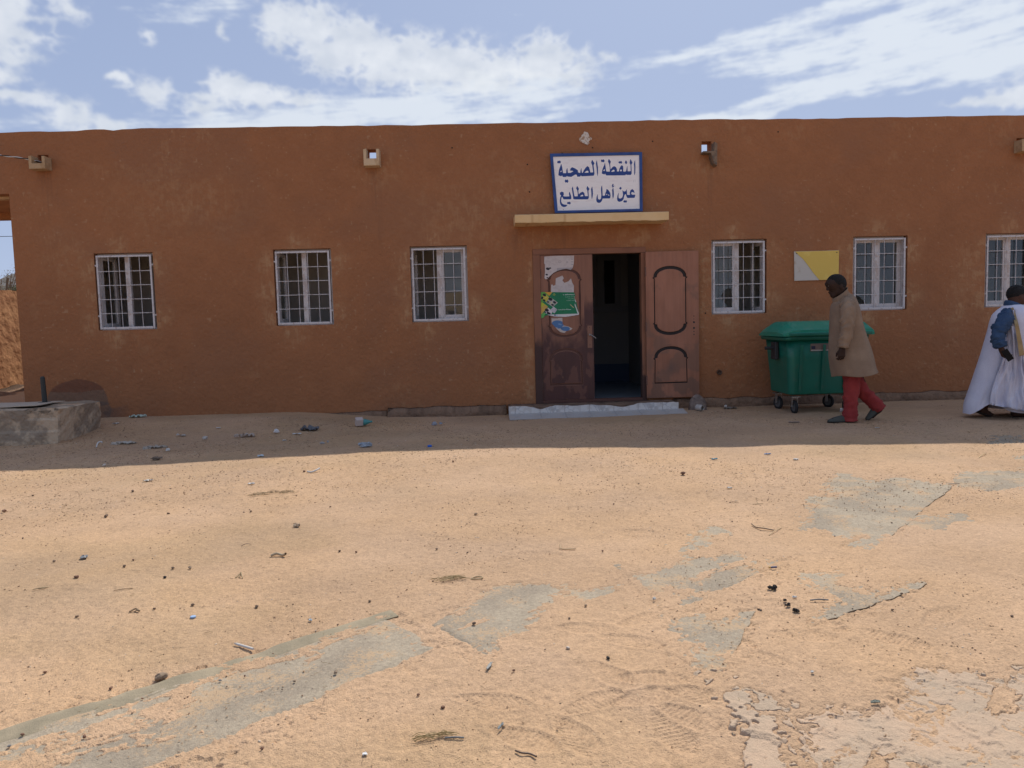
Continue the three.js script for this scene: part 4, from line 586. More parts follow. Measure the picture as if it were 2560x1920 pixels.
paper('torn_notice', 'torn blue and white paper scrap stuck just below the green poster', 'paper', [[1.004, 1.318], [1.156, 1.318], [1.158, 1.233], [1.182, 1.208], [1.238, 1.196], [1.294, 1.167], [1.273, 1.146], [1.209, 1.134], [1.18, 1.106], [1.123, 1.122], [1.082, 1.158], [1.033, 1.216], [1.006, 1.244]], 0.0008, (c, W, H) => { c.fillStyle = '#c4b8ae'; c.fillRect(0, 0, W, H); c.fillStyle = '#5178a6'; c.beginPath(); c.ellipse(W * 0.3, H * 0.4, W * 0.3, H * 0.24, 0.2, 0, 7); c.fill(); c.beginPath(); c.ellipse(W * 0.66, H * 0.72, W * 0.22, H * 0.15, 0.1, 0, 7); c.fill(); c.fillRect(W * 0.28, H * 0.4, W * 0.22, H * 0.3); c.fillStyle = '#7699c0'; c.beginPath(); c.ellipse(W * 0.4, H * 0.42, 50, 26, 0.4, 0, 7); c.fill(); c.fillStyle = 'rgba(40,45,70,0.7)'; c.fillRect(W * 0.42, H * 0.66, 70, 12); c.fillStyle = '#7a4a30'; c.fillRect(W * 0.02, H * 0.03, 150, 9); });

// ---------------------------------------------------------------- wheeled bin
{
  const t = thing('wheeled_bin', 'large green wheeled rubbish bin with a domed lid, behind the man in the coat', 'bin');
  const green = new THREE.MeshPhysicalMaterial({ map: colorTex(512, 512, (u, v) => { const m = pf(u, v, 5, 4, 1100), s = ss(0.25, 0.7, pf(u, v, 14, 4, 1110)); return mix3(mix3([0.003, 0.13, 0.085], [0.004, 0.152, 0.1], cl(0.5 + m)), [0.05, 0.11, 0.08], s * 0.3); }, 0.8, 0.8), roughness: 0.5, clearcoat: 0.1, clearcoatRoughness: 0.4 });
  const lidM = new THREE.MeshPhysicalMaterial({ map: colorTex(256, 256, (u, v) => mix3([0.01, 0.235, 0.15], [0.04, 0.26, 0.175], ss(0, 0.7, pf(u, v, 7, 4, 1120))), 1, 1), roughness: 0.45 });
  const rrect = (x0, x1, z0, z1, y, r, n = 6) => { const p = []; for (const [cx, cz, a] of [[x1 - r, z1 - r, 0], [x0 + r, z1 - r, 1], [x0 + r, z0 + r, 2], [x1 - r, z0 + r, 3]]) for (let i = 0; i <= n; i++) { const q = (a + i / n) * Math.PI / 2; p.push([cx + r * Math.cos(q), y, cz + r * Math.sin(q)]); } return p; };
  const R = [[3.97, 4.8, 0.4, 1.04, 0.25, 0.05], [3.94, 4.83, 0.37, 1.075, 0.268, 0.07], [3.93, 4.845, 0.36, 1.09, 0.45, 0.08], [3.91, 4.865, 0.33, 1.12, 0.72, 0.08], [3.89, 4.885, 0.31, 1.14, 0.955, 0.08]].map((a) => rrect(...a));
  part('body', boxUv(skin(R.reverse())), green, t);
  part('rim', boxUv(skin([rrect(3.88, 4.89, 0.3, 1.145, 0.95, 0.08), rrect(3.84, 4.93, 0.27, 1.185, 0.955, 0.08), rrect(3.835, 4.935, 0.265, 1.19, 1.0, 0.08), rrect(3.88, 4.89, 0.3, 1.15, 1.004, 0.08)].reverse())), green, t);
  for (const x of [4.06, 4.35, 4.64]) part('rib', boxUv(extr(shape([[-0.018, 0.3], [0.018, 0.3], [0.018, 0.9], [-0.018, 0.9]]), 0.008, 0.003)), green, t, [x, 0.0, 1.056], [-0.115 * -1, 0, 0]);
  // lid: one profile swept along the bin, dying into rounded ends
  const prof = [[1.21, 1.006], [1.215, 1.05], [1.2, 1.058], [1.2, 1.085], [1.18, 1.098], [0.99, 1.178], [0.92, 1.19], [0.75, 1.193], [0.5, 1.19], [0.36, 1.15], [0.27, 1.06], [0.26, 1.006]];
  const ringsL = [[3.815, 0.06, 0.2], [3.82, 0.3, 0.08], [3.84, 0.45, 0.04], [3.89, 0.7, 0.02], [3.95, 0.93, 0.006], [3.99, 1, 0], [4.3, 1, 0], [4.76, 1, 0], [4.9, 1, 0], [4.945, 0.9, 0.008], [4.975, 0.62, 0.03], [4.987, 0.35, 0.08], [4.99, 0.06, 0.2]].map(([x, k, d]) => prof.map(([z, y]) => [x, 1.006 + (y - 1.006) * k, 0.735 + (z - 0.735) * (1 - d)]));
  const lg = skin(ringsL).toNonIndexed(); lg.computeVertexNormals(); part('lid', boxUv(lg), lidM, t);
  part('lid_lip', bx(3.88, 1.012, 1.2, 4.93, 1.046, 1.232, 0.008), green, t);
  const dark = std([0.025, 0.026, 0.028], 0.6), steel = std([0.45, 0.45, 0.44], 0.35, { metalness: 0.9 });
  for (const [x, s] of [[3.89, -1], [4.88, 1]]) { const g = grp('trunnion', t); part('bracket', bx(Math.min(x, x + s * 0.05), 0.7, 0.68, Math.max(x, x + s * 0.05), 0.93, 0.84, 0.012), dark, g); part('pin', boxUv(new THREE.CylinderGeometry(0.022, 0.022, 0.13, 12).rotateZ(Math.PI / 2)), dark, g, [x + s * 0.09, 0.85, 0.76]); }
  const pl = part('label_plate', bx(4.18, 0.81, 1.118, 4.5, 0.905, 1.126, 0.002), std([0.2, 0.145, 0.12], 0.7), t, [0, 0.002, 0.012], [0, 0, 0]);
  part('sticker', bx(4.19, 0.835, 1.1265, 4.24, 0.875, 1.1275), std([0.03, 0.03, 0.06], 0.6), pl); part('strip', bx(4.185, 0.812, 1.1265, 4.49, 0.826, 1.1275), std([0.42, 0.4, 0.36], 0.6), pl);
  for (const [x, z, a] of [[4.03, 1.0, 0.06], [4.72, 1.0, 0.15], [4.03, 0.46, 0.3], [4.72, 0.46, 0.5]]) {
    const c = grp('caster', t, [x, 0, z]); c.rotation.y = a;
    part('tyre', boxUv(new THREE.TorusGeometry(0.07, 0.02, 10, 26).rotateY(Math.PI / 2)), std([0.018, 0.018, 0.019], 0.85), c, [0, 0.09, 0]); part('hub', boxUv(new THREE.CylinderGeometry(0.055, 0.055, 0.026, 18).rotateZ(Math.PI / 2)), std([0.1, 0.1, 0.1], 0.7), c, [0, 0.09, 0]);
    part('fork', join([bx(-0.036, 0.09, -0.02, -0.031, 0.215, 0.02), bx(0.031, 0.09, -0.02, 0.036, 0.215, 0.02), bx(-0.036, 0.208, -0.03, 0.036, 0.216, 0.03), bx(-0.06, 0.218, -0.05, 0.06, 0.232, 0.05, 0.003), boxUv(new THREE.CylinderGeometry(0.012, 0.012, 0.09, 10).rotateZ(Math.PI / 2).translate(0, 0.1, 0))]), steel, c);
  }
}
// ---------------------------------------------------------------- cistern block in front of the passage
const concMat = new THREE.MeshStandardMaterial({ roughness: 0.95, bumpMap: plasterBump, bumpScale: 0.02, map: colorTex(1024, 1024, (u, v) => { const m = pf(u, v, 4, 6, 1200), st = ss(-0.12, 0.22, pf(u, v, 5, 6, 1210) + 0.03), g = pvn(u * 300, v * 300, 300, 1220), y = v * 1.6; let c = mix3([0.5, 0.37, 0.25], [0.56, 0.45, 0.32], cl(0.5 + m)).map((k) => k * (1 + 0.07 * g)); c = mix3(c, [0.15, 0.12, 0.095], 0.62 * st); return mix3(c, [0.46, 0.27, 0.14], 0.5 * ss(0.2, 0.6, pf(u, v, 7, 4, 1230))); }, 1 / 1.6, 1 / 1.6) });
concMat.map.offset.set(-0.44, 0.04);
{
  const t = thing('cistern', 'stained concrete cistern block against the building with a metal plate on top', 'cistern');
  const g = new THREE.BoxGeometry(2.4, 0.5, 0.9, 80, 18, 26), p = g.attributes.position;
  for (let i = 0; i < p.count; i++) {
    let x = p.getX(i), y = p.getY(i), z = p.getZ(i); const ex = 1.2 - Math.abs(x), ey = 0.25 - y, ez = 0.45 - Math.abs(z);
    const r = 0.02, cut = (a, b) => Math.max(0, r - Math.max(a, b)); if (y > 0) { const k = cut(ey, ez) + cut(ey, ex); y -= k * 0.5; } const kz = cut(ez, ex); z -= Math.sign(z) * kz * 0.5; x -= Math.sign(x) * kz * 0.5;
    const n = 0.012 * fbm(x * 4 + 7, y * 6 + z * 4, 4, 1240), chip = y > 0.12 && ez < 0.03 && z > 0 ? 0.05 * ss(0.25, 0.6, fbm(x * 3.1, 2, 3, 1250)) : 0;
    p.setXYZ(i, x + (ex < 0.02 ? Math.sign(x) * n : 0) + 0.03 * y - z * 0.07, y + (ey < 0.02 ? n - chip : 0), z + (ez < 0.02 ? Math.sign(z) * n - chip * 0.7 : 0) + (x < 0 ? x * 0.02 : 0) + (y < 0 && z > 0 ? 0.02 : 0));
  }
  g.translate(-6.07, 0.175, 1.22); g.computeVertexNormals(); part('body', boxUv(g.toNonIndexed()), concMat, t); t.children[0].geometry.computeVertexNormals();
  const pl = new THREE.BoxGeometry(1.5, 0.008, 0.62, 40, 1, 8), q = pl.attributes.position; for (let i = 0; i < q.count; i++) q.setY(i, q.getY(i) + 0.014 * ss(0.2, 0.75, q.getX(i)) * (0.5 + q.getZ(i)) + 0.003 * fbm(q.getX(i) * 5, q.getZ(i) * 5, 2, 1260)); pl.computeVertexNormals();
  part('plate', boxUv(pl.toNonIndexed()), std([0.46, 0.385, 0.3], 0.95), t, [-5.95, 0.44, 1.24]);
  const pp = grp('pipe', t, [-5.37, 0.43, 1.07]); part('tube', boxUv(new THREE.CylinderGeometry(0.027, 0.029, 0.3, 16)), std([0.03, 0.032, 0.03], 0.6), pp, [0, 0.16, 0], [0, 0, 0.02]); part('cap', boxUv(new THREE.SphereGeometry(0.027, 14, 8, 0, 7, 0, 1.57)), std([0.03, 0.032, 0.03], 0.6), pp, [-0.003, 0.31, 0]); part('flange', boxUv(new THREE.CylinderGeometry(0.07, 0.075, 0.014, 20)), std([0.05, 0.045, 0.04], 0.7), pp, [0, 0.012, 0]);
}
tag(part('stone', (() => { const g = new THREE.IcosahedronGeometry(1, 4), p = g.attributes.position; for (let i = 0; i < p.count; i++) { const x = p.getX(i), y = p.getY(i), z = p.getZ(i), k = 1 + 0.12 * fbm(x * 1.5 + z, y * 1.5 - z, 3, 1300); p.setXYZ(i, x * 0.13 * k * (1 - 0.22 * y), (y > 0 ? Math.pow(y, 0.85) * 0.2 : y * 0.08) * k, z * 0.09 * k); } g.computeVertexNormals(); return boxUv(g); })(), new THREE.MeshStandardMaterial({ map: colorTex(256, 256, (u, v) => mix3([0.16, 0.12, 0.1], [0.25, 0.19, 0.155], cl(0.5 + pf(u, v, 8, 5, 1310))), 3, 3), roughness: 0.95, bumpMap: plasterBump, bumpScale: 0.01 }), scene, [2.97, 0.02, 0.3]), 'brown boulder leaning on the wall at the end of the doorstep', 'stone');

// ---------------------------------------------------------------- beyond the passage, and across the yard
{
  const pts = [[-16, 0], [-2.4, 0]]; for (let z = -2.4; z >= -16; z -= 0.15) pts.push([z, 2.2 + 0.012 * fbm(z * 1.3, 3, 3, 1400) + 0.006 * vn(z * 6, 2, 1401)]);
  const g = extr(shape(pts), 0.3).rotateY(-Math.PI / 2); // x of the outline runs along z
  const t = thing('compound_wall', 'sunlit orange mud-plastered yard wall seen through the passage', 'wall', [-9.8, 0, 0]);
  part('wall', boxUv(g.toNonIndexed()), new THREE.MeshStandardMaterial({ map: colorTex(512, 512, (u, v) => mix3([0.4, 0.19, 0.085], [0.5, 0.26, 0.12], cl(0.5 + pf(u, v, 7, 5, 1410))), 0.5, 0.5), bumpMap: greyTex(512, 512, (u, v) => 0.5 + 0.5 * pf(u, v, 9, 5, 1420), 0.7, 0.7), bumpScale: 0.022, roughness: 1 }), t);
}
{
  const rings = []; for (let i = 0; i <= 70; i++) { const z = mix(-15, -2.6, i / 70), w = 0.8 + 0.2 * fbm(z, 1, 3, 1430), h = 0.16 + 0.07 * fbm(z * 1.7, 4, 4, 1440); rings.push([[-9.799, -0.1, z], [-9.79, h + 0.04, z], [-9.6, h + 0.03 * vn(z * 5, 3, 1441), z], [-9.4, h * 0.8 + 0.03 * vn(z * 4, 8, 1442), z], [-9.8 + w, 0.05, z], [-9.4 + w, -0.1, z]]); }
  tag(part('shade_bank', boxUv(skin(rings)), mudMat, scene), 'low dark bank standing in for shade along the foot of the sunlit yard wall', 'shade bank');  // dark bank added in place of shade along the wall foot
}
{
  const N = 60, pos = [], idx = []; for (let j = 0; j <= N; j++) for (let i = 0; i <= N; i++) { const x = mix(-130, 110, i / N), z = mix(-110, 110, j / N), r = Math.hypot(x, z * 0.8), h = Math.max(-4, 46 - r * 0.6 + 3 * fbm(x * 0.03, z * 0.03, 4, 1450) + 3 * Math.abs(fbm(x * 0.06, z * 0.06, 4, 1460))); pos.push(x, h, z); if (i < N && j < N) { const a = j * (N + 1) + i; idx.push(a, a + N + 1, a + 1, a + 1, a + N + 1, a + N + 2); } }
  const g = new THREE.BufferGeometry(); g.setAttribute('position', new THREE.Float32BufferAttribute(pos, 3)); g.setIndex(idx); g.computeVertexNormals();
  tag(part('hill', boxUv(g), new THREE.MeshStandardMaterial({ map: colorTex(256, 256, (u, v) => mix3([0.13, 0.12, 0.115], [0.2, 0.175, 0.15], cl(0.5 + pf(u, v, 6, 5, 1470))), 1 / 60, 1 / 60), roughness: 1 }), scene, [-229, -2, -430]), 'grey rocky hill far beyond the passage', null, null, 'structure');
}
function shrub(label, name, x, z, h, r, col, n, twig) {
  const t = thing(name, label, name === 'shrub' ? 'shrub' : 'tree', [x, 0, z]), limbs = [], leaf = [], a = V(), tips = [];
  for (let k = 0; k < 7; k++) { const th = k / 7 * 6.283 + rr(-0.3, 0.3), e = [Math.cos(th) * r * rr(0.4, 0.85), h * rr(0.7, 0.95), Math.sin(th) * r * rr(0.4, 0.85)], m = [e[0] * 0.35, h * 0.45, e[2] * 0.35]; limbs.push(tube([[rr(-0.05, 0.05), -0.1, rr(-0.05, 0.05)], m, e], 0.035 * h / 3, 8, 5)); tips.push(e, m.map((q, i) => mix(q, e[i], 0.6))); for (let q = 0; q < 3; q++) { const f = [e[0] + rr(-0.5, 0.5) * r, e[1] + rr(-0.35, 0.15) * h, e[2] + rr(-0.5, 0.5) * r]; limbs.push(tube([m, m.map((v, i) => mix(v, f[i], 0.6)), f], 0.014 * h / 3, 6, 4)); tips.push(f); } }
  part('trunk', join(limbs), std([0.14, 0.1, 0.07], 0.95), t);
  const pos = [], nor = [], c = []; for (let k = 0; k < n; k++) { const tp = tips[Math.floor(rnd() * tips.length)], s = rr(0.03, 0.07) * (twig ? 0.6 : 1), R = r * 0.3, p = V(tp[0] + rr(-R, R), tp[1] + rr(-R, R) * 0.8, tp[2] + rr(-R, R)), q = new THREE.Quaternion().setFromEuler(new THREE.Euler(rr(0, 6), rr(0, 6), rr(0, 6))); const nn = V(0, 0, 1).applyQuaternion(q), tone = rr(0.7, 1.25); for (const v of [[-0.4, 0], [0.4, 0], [0, 1.2], [0.4, 0], [0.45, 0.7], [0, 1.2]]) { a.set(v[0] * s, v[1] * s, 0).applyQuaternion(q).add(p); pos.push(a.x, a.y, a.z); nor.push(nn.x, nn.y, nn.z); c.push(col[0] * tone, col[1] * tone, col[2] * tone); } }
  const g = new THREE.BufferGeometry(); g.setAttribute('position', new THREE.Float32BufferAttribute(pos, 3)); g.setAttribute('normal', new THREE.Float32BufferAttribute(nor, 3)); g.setAttribute('color', new THREE.Float32BufferAttribute(c, 3));
  part('crown', g, new THREE.MeshStandardMaterial({ vertexColors: true, roughness: 0.9, side: THREE.DoubleSide }), t);
}
shrub('pale dry thorn tree beyond the yard wall', 'thorn_tree', -29.3, -38, 5.1, 1.1, [0.2, 0.16, 0.09], 2600, true);
shrub('tan scrub bush on the skyline below the hill', 'shrub', -30.2, -41, 4.9, 1.5, [0.17, 0.13, 0.055], 4200);
shrub('dark green bush on the skyline against the hill', 'shrub', -28.5, -39.5, 4.8, 0.8, [0.055, 0.075, 0.03], 3600);
tag(part('overhead_wire', tube([[-16, 3.45, -5.3], [-9.3, 3.21, -5.05], [-6.21, 3.3, -5]], 0.006, 30, 5), std([0.02, 0.02, 0.02], 0.6), scene), 'thin dark wire crossing the sky in the passage opening', 'wire');
{
  const t = thing('cable', 'twisted black and white cable running out of a wall spout', 'cable'), P = new THREE.CatmullRomCurve3([V(-5.76, 3.565, -0.1), V(-5.85, 3.575, 0.14), V(-6.4, 3.655, 0.2), V(-7.6, 3.86, 0.35), V(-9.6, 4.25, 0.6)]);
  for (const [n, ph, m] of [['black_strand', 0, std([0.02, 0.02, 0.02], 0.6)], ['white_strand', Math.PI, std([0.62, 0.6, 0.57], 0.6)]]) { const pts = []; for (let i = 0; i <= 240; i++) { const p = P.getPointAt(i / 240), a = i * 0.42 + ph; pts.push([p.x, p.y + 0.006 * Math.cos(a), p.z + 0.006 * Math.sin(a)]); } part(n, tube(pts, 0.006, 480, 6), m, t); }
}
{   // low house across the yard, mirrored in the shut panes
  const t = thing('house', 'low cream house across the yard, mirrored in the window panes', 'house', [0, 0, 38]), cream = std([0.4, 0.29, 0.18], 0.9), w = [-11, -6.5, -2, 6.5, 11], holes = w.map((x) => [[x - 0.6, 1.0], [x + 0.6, 1.0], [x + 0.6, 2.1], [x - 0.6, 2.1]]); holes.push([[1.6, 0.02], [2.8, 0.02], [2.8, 2.2], [1.6, 2.2]]);
  part('wall', boxUv(extr(shape([[-15, -0.1], [15, -0.1], [15, 3.2], [-15, 3.2]], holes), 0.25).toNonIndexed()), cream, t); part('wall', bx(-15, -0.1, 0.251, -14.75, 3.2, 6), cream, t); part('wall', bx(14.75, -0.1, 0.251, 15, 3.2, 6), cream, t); part('wall', bx(-14.75, -0.1, 5.75, 14.75, 3.2, 6), cream, t); part('roof', bx(-14.74, 2.95, 0.252, 14.74, 3.1, 5.74), cream, t);
  for (const x of w) { const g = grp('window', t, [x, 1.0, 0]); part('frame', join([bx(-0.6, 0, 0.08, -0.52, 1.1, 0.14), bx(0.52, 0, 0.08, 0.6, 1.1, 0.14), bx(-0.52, 0, 0.081, 0.52, 0.08, 0.139), bx(-0.52, 1.02, 0.081, 0.52, 1.1, 0.139), bx(-0.04, 0.08, 0.081, 0.04, 1.02, 0.139), bx(-0.52, 0.52, 0.084, -0.04, 0.57, 0.136), bx(0.04, 0.52, 0.084, 0.52, 0.57, 0.136)]), whiteMat, g); part('sill', bx(-0.7, -0.1, -0.15, 0.7, -0.001, -0.001), whiteMat, g); part('pane', bx(-0.52, 0.08, 0.1, 0.52, 1.02, 0.104), glassMat, g); }
  part('door', bx(1.62, 0.03, 0.1, 2.78, 2.19, 0.15, 0.01), std([0.1, 0.2, 0.28], 0.6), t);
}

// ---------------------------------------------------------------- people
const skinMat = new THREE.MeshPhysicalMaterial({ color: lin(0.04, 0.022, 0.016), roughness: 0.75, specularIntensity: 0.5 }), skin2 = new THREE.MeshPhysicalMaterial({ color: lin(0.075, 0.036, 0.024), roughness: 0.75, specularIntensity: 0.5 }), hairMat = std([0.009, 0.008, 0.008], 0.95, { bumpMap: plasterBump, bumpScale: 0.02 });
function field3(caps, k = 0.03) { return (x, y, z) => { let d = 1e9; for (const c of caps) d = smin(d, c(x, y, z), k); return d; }; }
const ell = (c, r) => (x, y, z) => { const a = (x - c[0]) / r[0], b = (y - c[1]) / r[1], e = (z - c[2]) / r[2], q = Math.hypot(a, b, e); return (q - 1) * Math.min(...r) * (q > 0.5 ? 1 : 1); };
// a relaxed hand with four bent fingers and a thumb: wrist, along, palm-facing and thumb-side directions
function hand(w, d, n, s, curl, scale = 1) {
  const D = V(...d).normalize(), S = V(...s).normalize(), N = V(...n).normalize(), W = V(...w), at = (a, b, c) => W.clone().addScaledVector(D, a * scale).addScaledVector(S, b * scale).addScaledVector(N, c * scale), ar = (v) => v.toArray(), f = [], palm = [];
  palm.push(capsule(ar(at(-0.03, 0, 0)), ar(at(0.02, 0, 0)), 0.027 * scale, 0.026 * scale));
  [[-0.031, 0.064, 0.0075], [-0.011, 0.078, 0.0085], [0.011, 0.084, 0.009], [0.032, 0.074, 0.0088]].forEach(([b, l, r], i) => {
    palm.push(capsule(ar(at(0.015, b * 0.6, 0)), ar(at(0.088, b, 0)), 0.017 * scale, 0.0125 * scale));
    let p = at(0.09, b, 0), ang = curl * (0.55 + 0.08 * i); const L = [0.45, 0.32, 0.27]; let r0 = r * scale;
    for (let k = 0; k < 3; k++) { const q = p.clone().addScaledVector(D, Math.cos(ang) * l * L[k] * scale).addScaledVector(N, Math.sin(ang) * l * L[k] * scale); f.push(capsule(ar(p), ar(q), r0, r0 * 0.9)); p = q; r0 *= 0.9; ang += curl * 0.75; }
  });
  f.push(capsule(ar(at(0.025, 0.026, 0.005)), ar(at(0.06, 0.05, 0.016)), 0.014 * scale, 0.0115 * scale), capsule(ar(at(0.06, 0.05, 0.016)), ar(at(0.092, 0.046, 0.03)), 0.011 * scale, 0.009 * scale));
  const P = field3(palm, 0.02), c = at(0.06, 0.005, 0.012).toArray();
  return sdfMesh((x, y, z) => { let m = P(x, y, z); for (const q of f) m = smin(m, q(x, y, z), 0.005); return m; }, c, 0.125 * scale, 64);
}
function spline(rows, n) {   // rows of numbers, smoothed through
  const out = [], m = rows.length; for (let i = 0; i <= n; i++) { const t = i / n * (m - 1), k = Math.min(Math.floor(t), m - 2), f = t - k, r = (q) => rows[cl(q, 0, m - 1)]; out.push(rows[0].map((_, c) => { const a = r(k - 1)[c], b = r(k)[c], d = r(k + 1)[c], e = r(k + 2)[c]; return 0.5 * (2 * b + (d - a) * f + (2 * a - 5 * b + 4 * d - e) * f * f + (3 * b - a - 3 * d + e) * f * f * f); })); } return out;
}
function sleeve(path, n = 26, m = 20, fold = 0.006) {   // rows x,y,z,radius along,radius across
  const R = spline(path, n), rings = R.map((r, i) => { const a = R[Math.max(i - 1, 0)], b = R[Math.min(i + 1, n)], T = V(b[0] - a[0], b[1] - a[1], b[2] - a[2]).normalize(), U = V().crossVectors(T, V(0, 0, 1)).normalize(), Wd = V().crossVectors(U, T).normalize(); return Array.from({ length: m }, (_, j) => { const q = j / m * 6.2832, k = 1 + (fold / r[3]) * fbm(Math.cos(q) * 1.6 + i * 0.3, Math.sin(q) * 1.6 + i * 0.55, 3, 1500); return [0, 1, 2].map((c) => r[c] + U.getComponent(c) * Math.cos(q) * r[3] * k + Wd.getComponent(c) * Math.sin(q) * r[4] * k); }); });
  return boxUv(skin(rings));
}
const cloth = (a, b, s, rough = 0.95) => new THREE.MeshStandardMaterial({ map: colorTex(256, 256, (u, v) => { const m = pf(u, v, 4, 4, s), g = pvn(u * 128, v * 128, 128, s + 9); return mix3(a, b, cl(0.5 + m)).map((k) => k * (1 + 0.07 * g)); }, 2.5, 2.5), roughness: rough, bumpMap: feltBump, bumpScale: 0.0012, side: THREE.DoubleSide });
const Pm = (ref) => (x, y, z) => { const s = (DIST - z) / (DIST - ref); return [x * s, EYE + (y - EYE) * s, z]; };   // same sight line, another depth
{
  const Z = 1.82, A = Pm(Z), t = thing('person', 'man in a long beige coat and red trousers walking past the green bin, head bowed', 'person', [4.3, 0, Z]);
  const off = (g) => g.translate(-4.3, 0, -Z);
  const head = field3([ell([4.182, 1.637, Z], [0.104, 0.092, 0.077]), capsule([4.125, 1.625, Z - 0.02], [4.125, 1.625, Z + 0.02], 0.052, 0.052), capsule([4.158, 1.575, Z], [4.16, 1.508, Z], 0.056, 0.034), capsule([4.149, 1.489, Z - 0.012], [4.149, 1.489, Z + 0.012], 0.019, 0.019), capsule([4.215, 1.57, Z - 0.028], [4.185, 1.53, Z - 0.03], 0.038, 0.028), capsule([4.215, 1.57, Z + 0.028], [4.185, 1.53, Z + 0.03], 0.038, 0.028), capsule([4.23, 1.58, Z], [4.27, 1.42, Z], 0.056, 0.062), capsule([4.27, 1.45, Z], [4.3, 1.36, Z], 0.07, 0.1)], 0.035);
  const face = [[capsule([4.084, 1.606, Z], [4.079, 1.566, Z], 0.008, 0.0125), 0.016], [capsule([4.087, 1.559, Z - 0.013], [4.087, 1.559, Z + 0.013], 0.0085, 0.0085), 0.012], [capsule([4.106, 1.531, Z - 0.014], [4.106, 1.531, Z + 0.014], 0.0085, 0.0085), 0.008], [capsule([4.115, 1.516, Z - 0.013], [4.115, 1.516, Z + 0.013], 0.009, 0.009), 0.008], [capsule([4.085, 1.625, Z - 0.035], [4.085, 1.625, Z + 0.035], 0.012, 0.012), 0.02], [ell([4.212, 1.592, Z + 0.078], [0.02, 0.033, 0.012]), 0.008], [ell([4.212, 1.592, Z - 0.078], [0.02, 0.033, 0.012]), 0.008]];
  const eyes = [ell([4.078, 1.603, Z + 0.031], [0.012, 0.009, 0.012]), ell([4.078, 1.603, Z - 0.031], [0.012, 0.009, 0.012])];
  const headF = (x, y, z) => { let d = head(x, y, z); for (const [f, k] of face) d = smin(d, f(x, y, z), k); for (const e of eyes) d = Math.max(d, -e(x, y, z)); return d; };
  const nearHand = A(4.262, 0.87, 2.05), farHand = A(4.24, 0.9, 1.64);
  const body = field3([capsule([4.28, 1.42, Z], [4.3, 1.3, Z], 0.09, 0.12), capsule([4.3, 1.3, Z], [4.36, 0.92, Z], 0.12, 0.11), capsule(A(4.33, 1.36, 1.98), A(4.32, 1.12, 2.06), 0.05, 0.042), capsule(A(4.32, 1.12, 2.06), nearHand, 0.042, 0.028), capsule([4.27, 1.36, 1.66], [4.28, 1.12, 1.62], 0.05, 0.042), capsule([4.28, 1.12, 1.62], farHand, 0.042, 0.028), capsule([4.35, 0.92, Z + 0.08], [4.33, 0.48, Z + 0.06], 0.08, 0.055), capsule([4.33, 0.48, Z + 0.06], [4.33, 0.07, Z + 0.05], 0.05, 0.035), capsule([4.38, 0.92, Z - 0.08], [4.52, 0.44, Z - 0.08], 0.08, 0.055), capsule([4.52, 0.44, Z - 0.08], [4.75, 0.13, Z - 0.08], 0.05, 0.035), capsule([4.33, 0.04, Z + 0.05], [4.13, 0.03, Z + 0.06], 0.035, 0.025), capsule([4.75, 0.12, Z - 0.08], [4.68, 0.04, Z - 0.08], 0.035, 0.025)], 0.05);
  part('body', off(join([sdfMesh(body, [4.4, 0.78, Z], 0.82, 120), sdfMesh(headF, [4.18, 1.56, Z], 0.19, 90), hand(nearHand, [-0.06, -1, 0], [0, 0, -1], [-1, 0, 0], 0.75, 0.98), hand(farHand, [-0.1, -1, 0], [0, 0, 1], [-1, 0, 0], 0.7, 0.98)])), skinMat, t);
  part('hair', off(sdfMesh((x, y, z) => Math.max(smin(ell([4.186, 1.645, Z], [0.112, 0.096, 0.084])(x, y, z), ell([4.235, 1.61, Z], [0.062, 0.06, 0.07])(x, y, z), 0.03) + 0.0016 * vn(x * 240 + z * 90, y * 240 + z * 130, 1510), 1.652 - 0.52 * (x - 4.085) - y + (Math.abs(z - Z) < 0.05 ? 0 : 0.012)), [4.19, 1.64, Z], 0.14, 80)), hairMat, t);
  for (const s of [1, -1]) part('eye', boxUv(new THREE.SphereGeometry(0.0095, 10, 8)), std([0.12, 0.1, 0.09], 0.3), t, [4.0822 - 4.3, 1.603, 0.031 * s]);
  const coatMat = cloth([0.245, 0.168, 0.112], [0.285, 0.2, 0.135], 1520), rows = spline([[4.165, 1.45, 4.302, 1.568, 0.068], [4.153, 1.405, 4.345, 1.515, 0.08], [4.146, 1.378, 4.396, 1.47, 0.155], [4.139, 1.33, 4.447, 1.325, 0.2], [4.128, 1.19, 4.484, 1.18, 0.19], [4.121, 1.05, 4.532, 1.039, 0.185], [4.116, 0.911, 4.582, 0.898, 0.195], [4.118, 0.771, 4.62, 0.757, 0.215], [4.138, 0.654, 4.64, 0.65, 0.23], [4.163, 0.538, 4.668, 0.572, 0.24]], 54);
  const ring = (r, k, ins = 0) => Array.from({ length: 72 }, (_, j) => { const q = j / 72 * 6.2832, c = Math.cos(q), s = Math.sin(q), e = 0.95, X = Math.sign(c) * Math.abs(c) ** e, Y = Math.sign(s) * Math.abs(s) ** e, w = ss(0.25, 1, k), f = 1 - ins + 0.04 * w * Math.sin(q * 5 + 1.2 + k * 2) * (1 - 0.7 * Math.abs(c)) + 0.1 * w * fbm(c * 1.8 + 3, s * 1.8 + k * 1.3, 3, 1530) * (1 - 0.6 * Math.abs(c)); const x = (r[0] + r[2]) / 2 + (r[2] - r[0]) / 2 * X * f, h = (x - r[0]) / (r[2] - r[0]); return [x, mix(r[1], r[3], h) + (k > 0.98 ? 0.012 * Math.sin(q * 3) : 0), Z + r[4] * Y * f]; });
  const outer = rows.map((r, i) => ring(r, i / 54)), inner = [0, 4, 10, 20].map((d) => ring(rows[54 - d], (54 - d) / 54, 0.035));
  part('coat', off(boxUv(skin([...outer, ...inner], false))), coatMat, t);
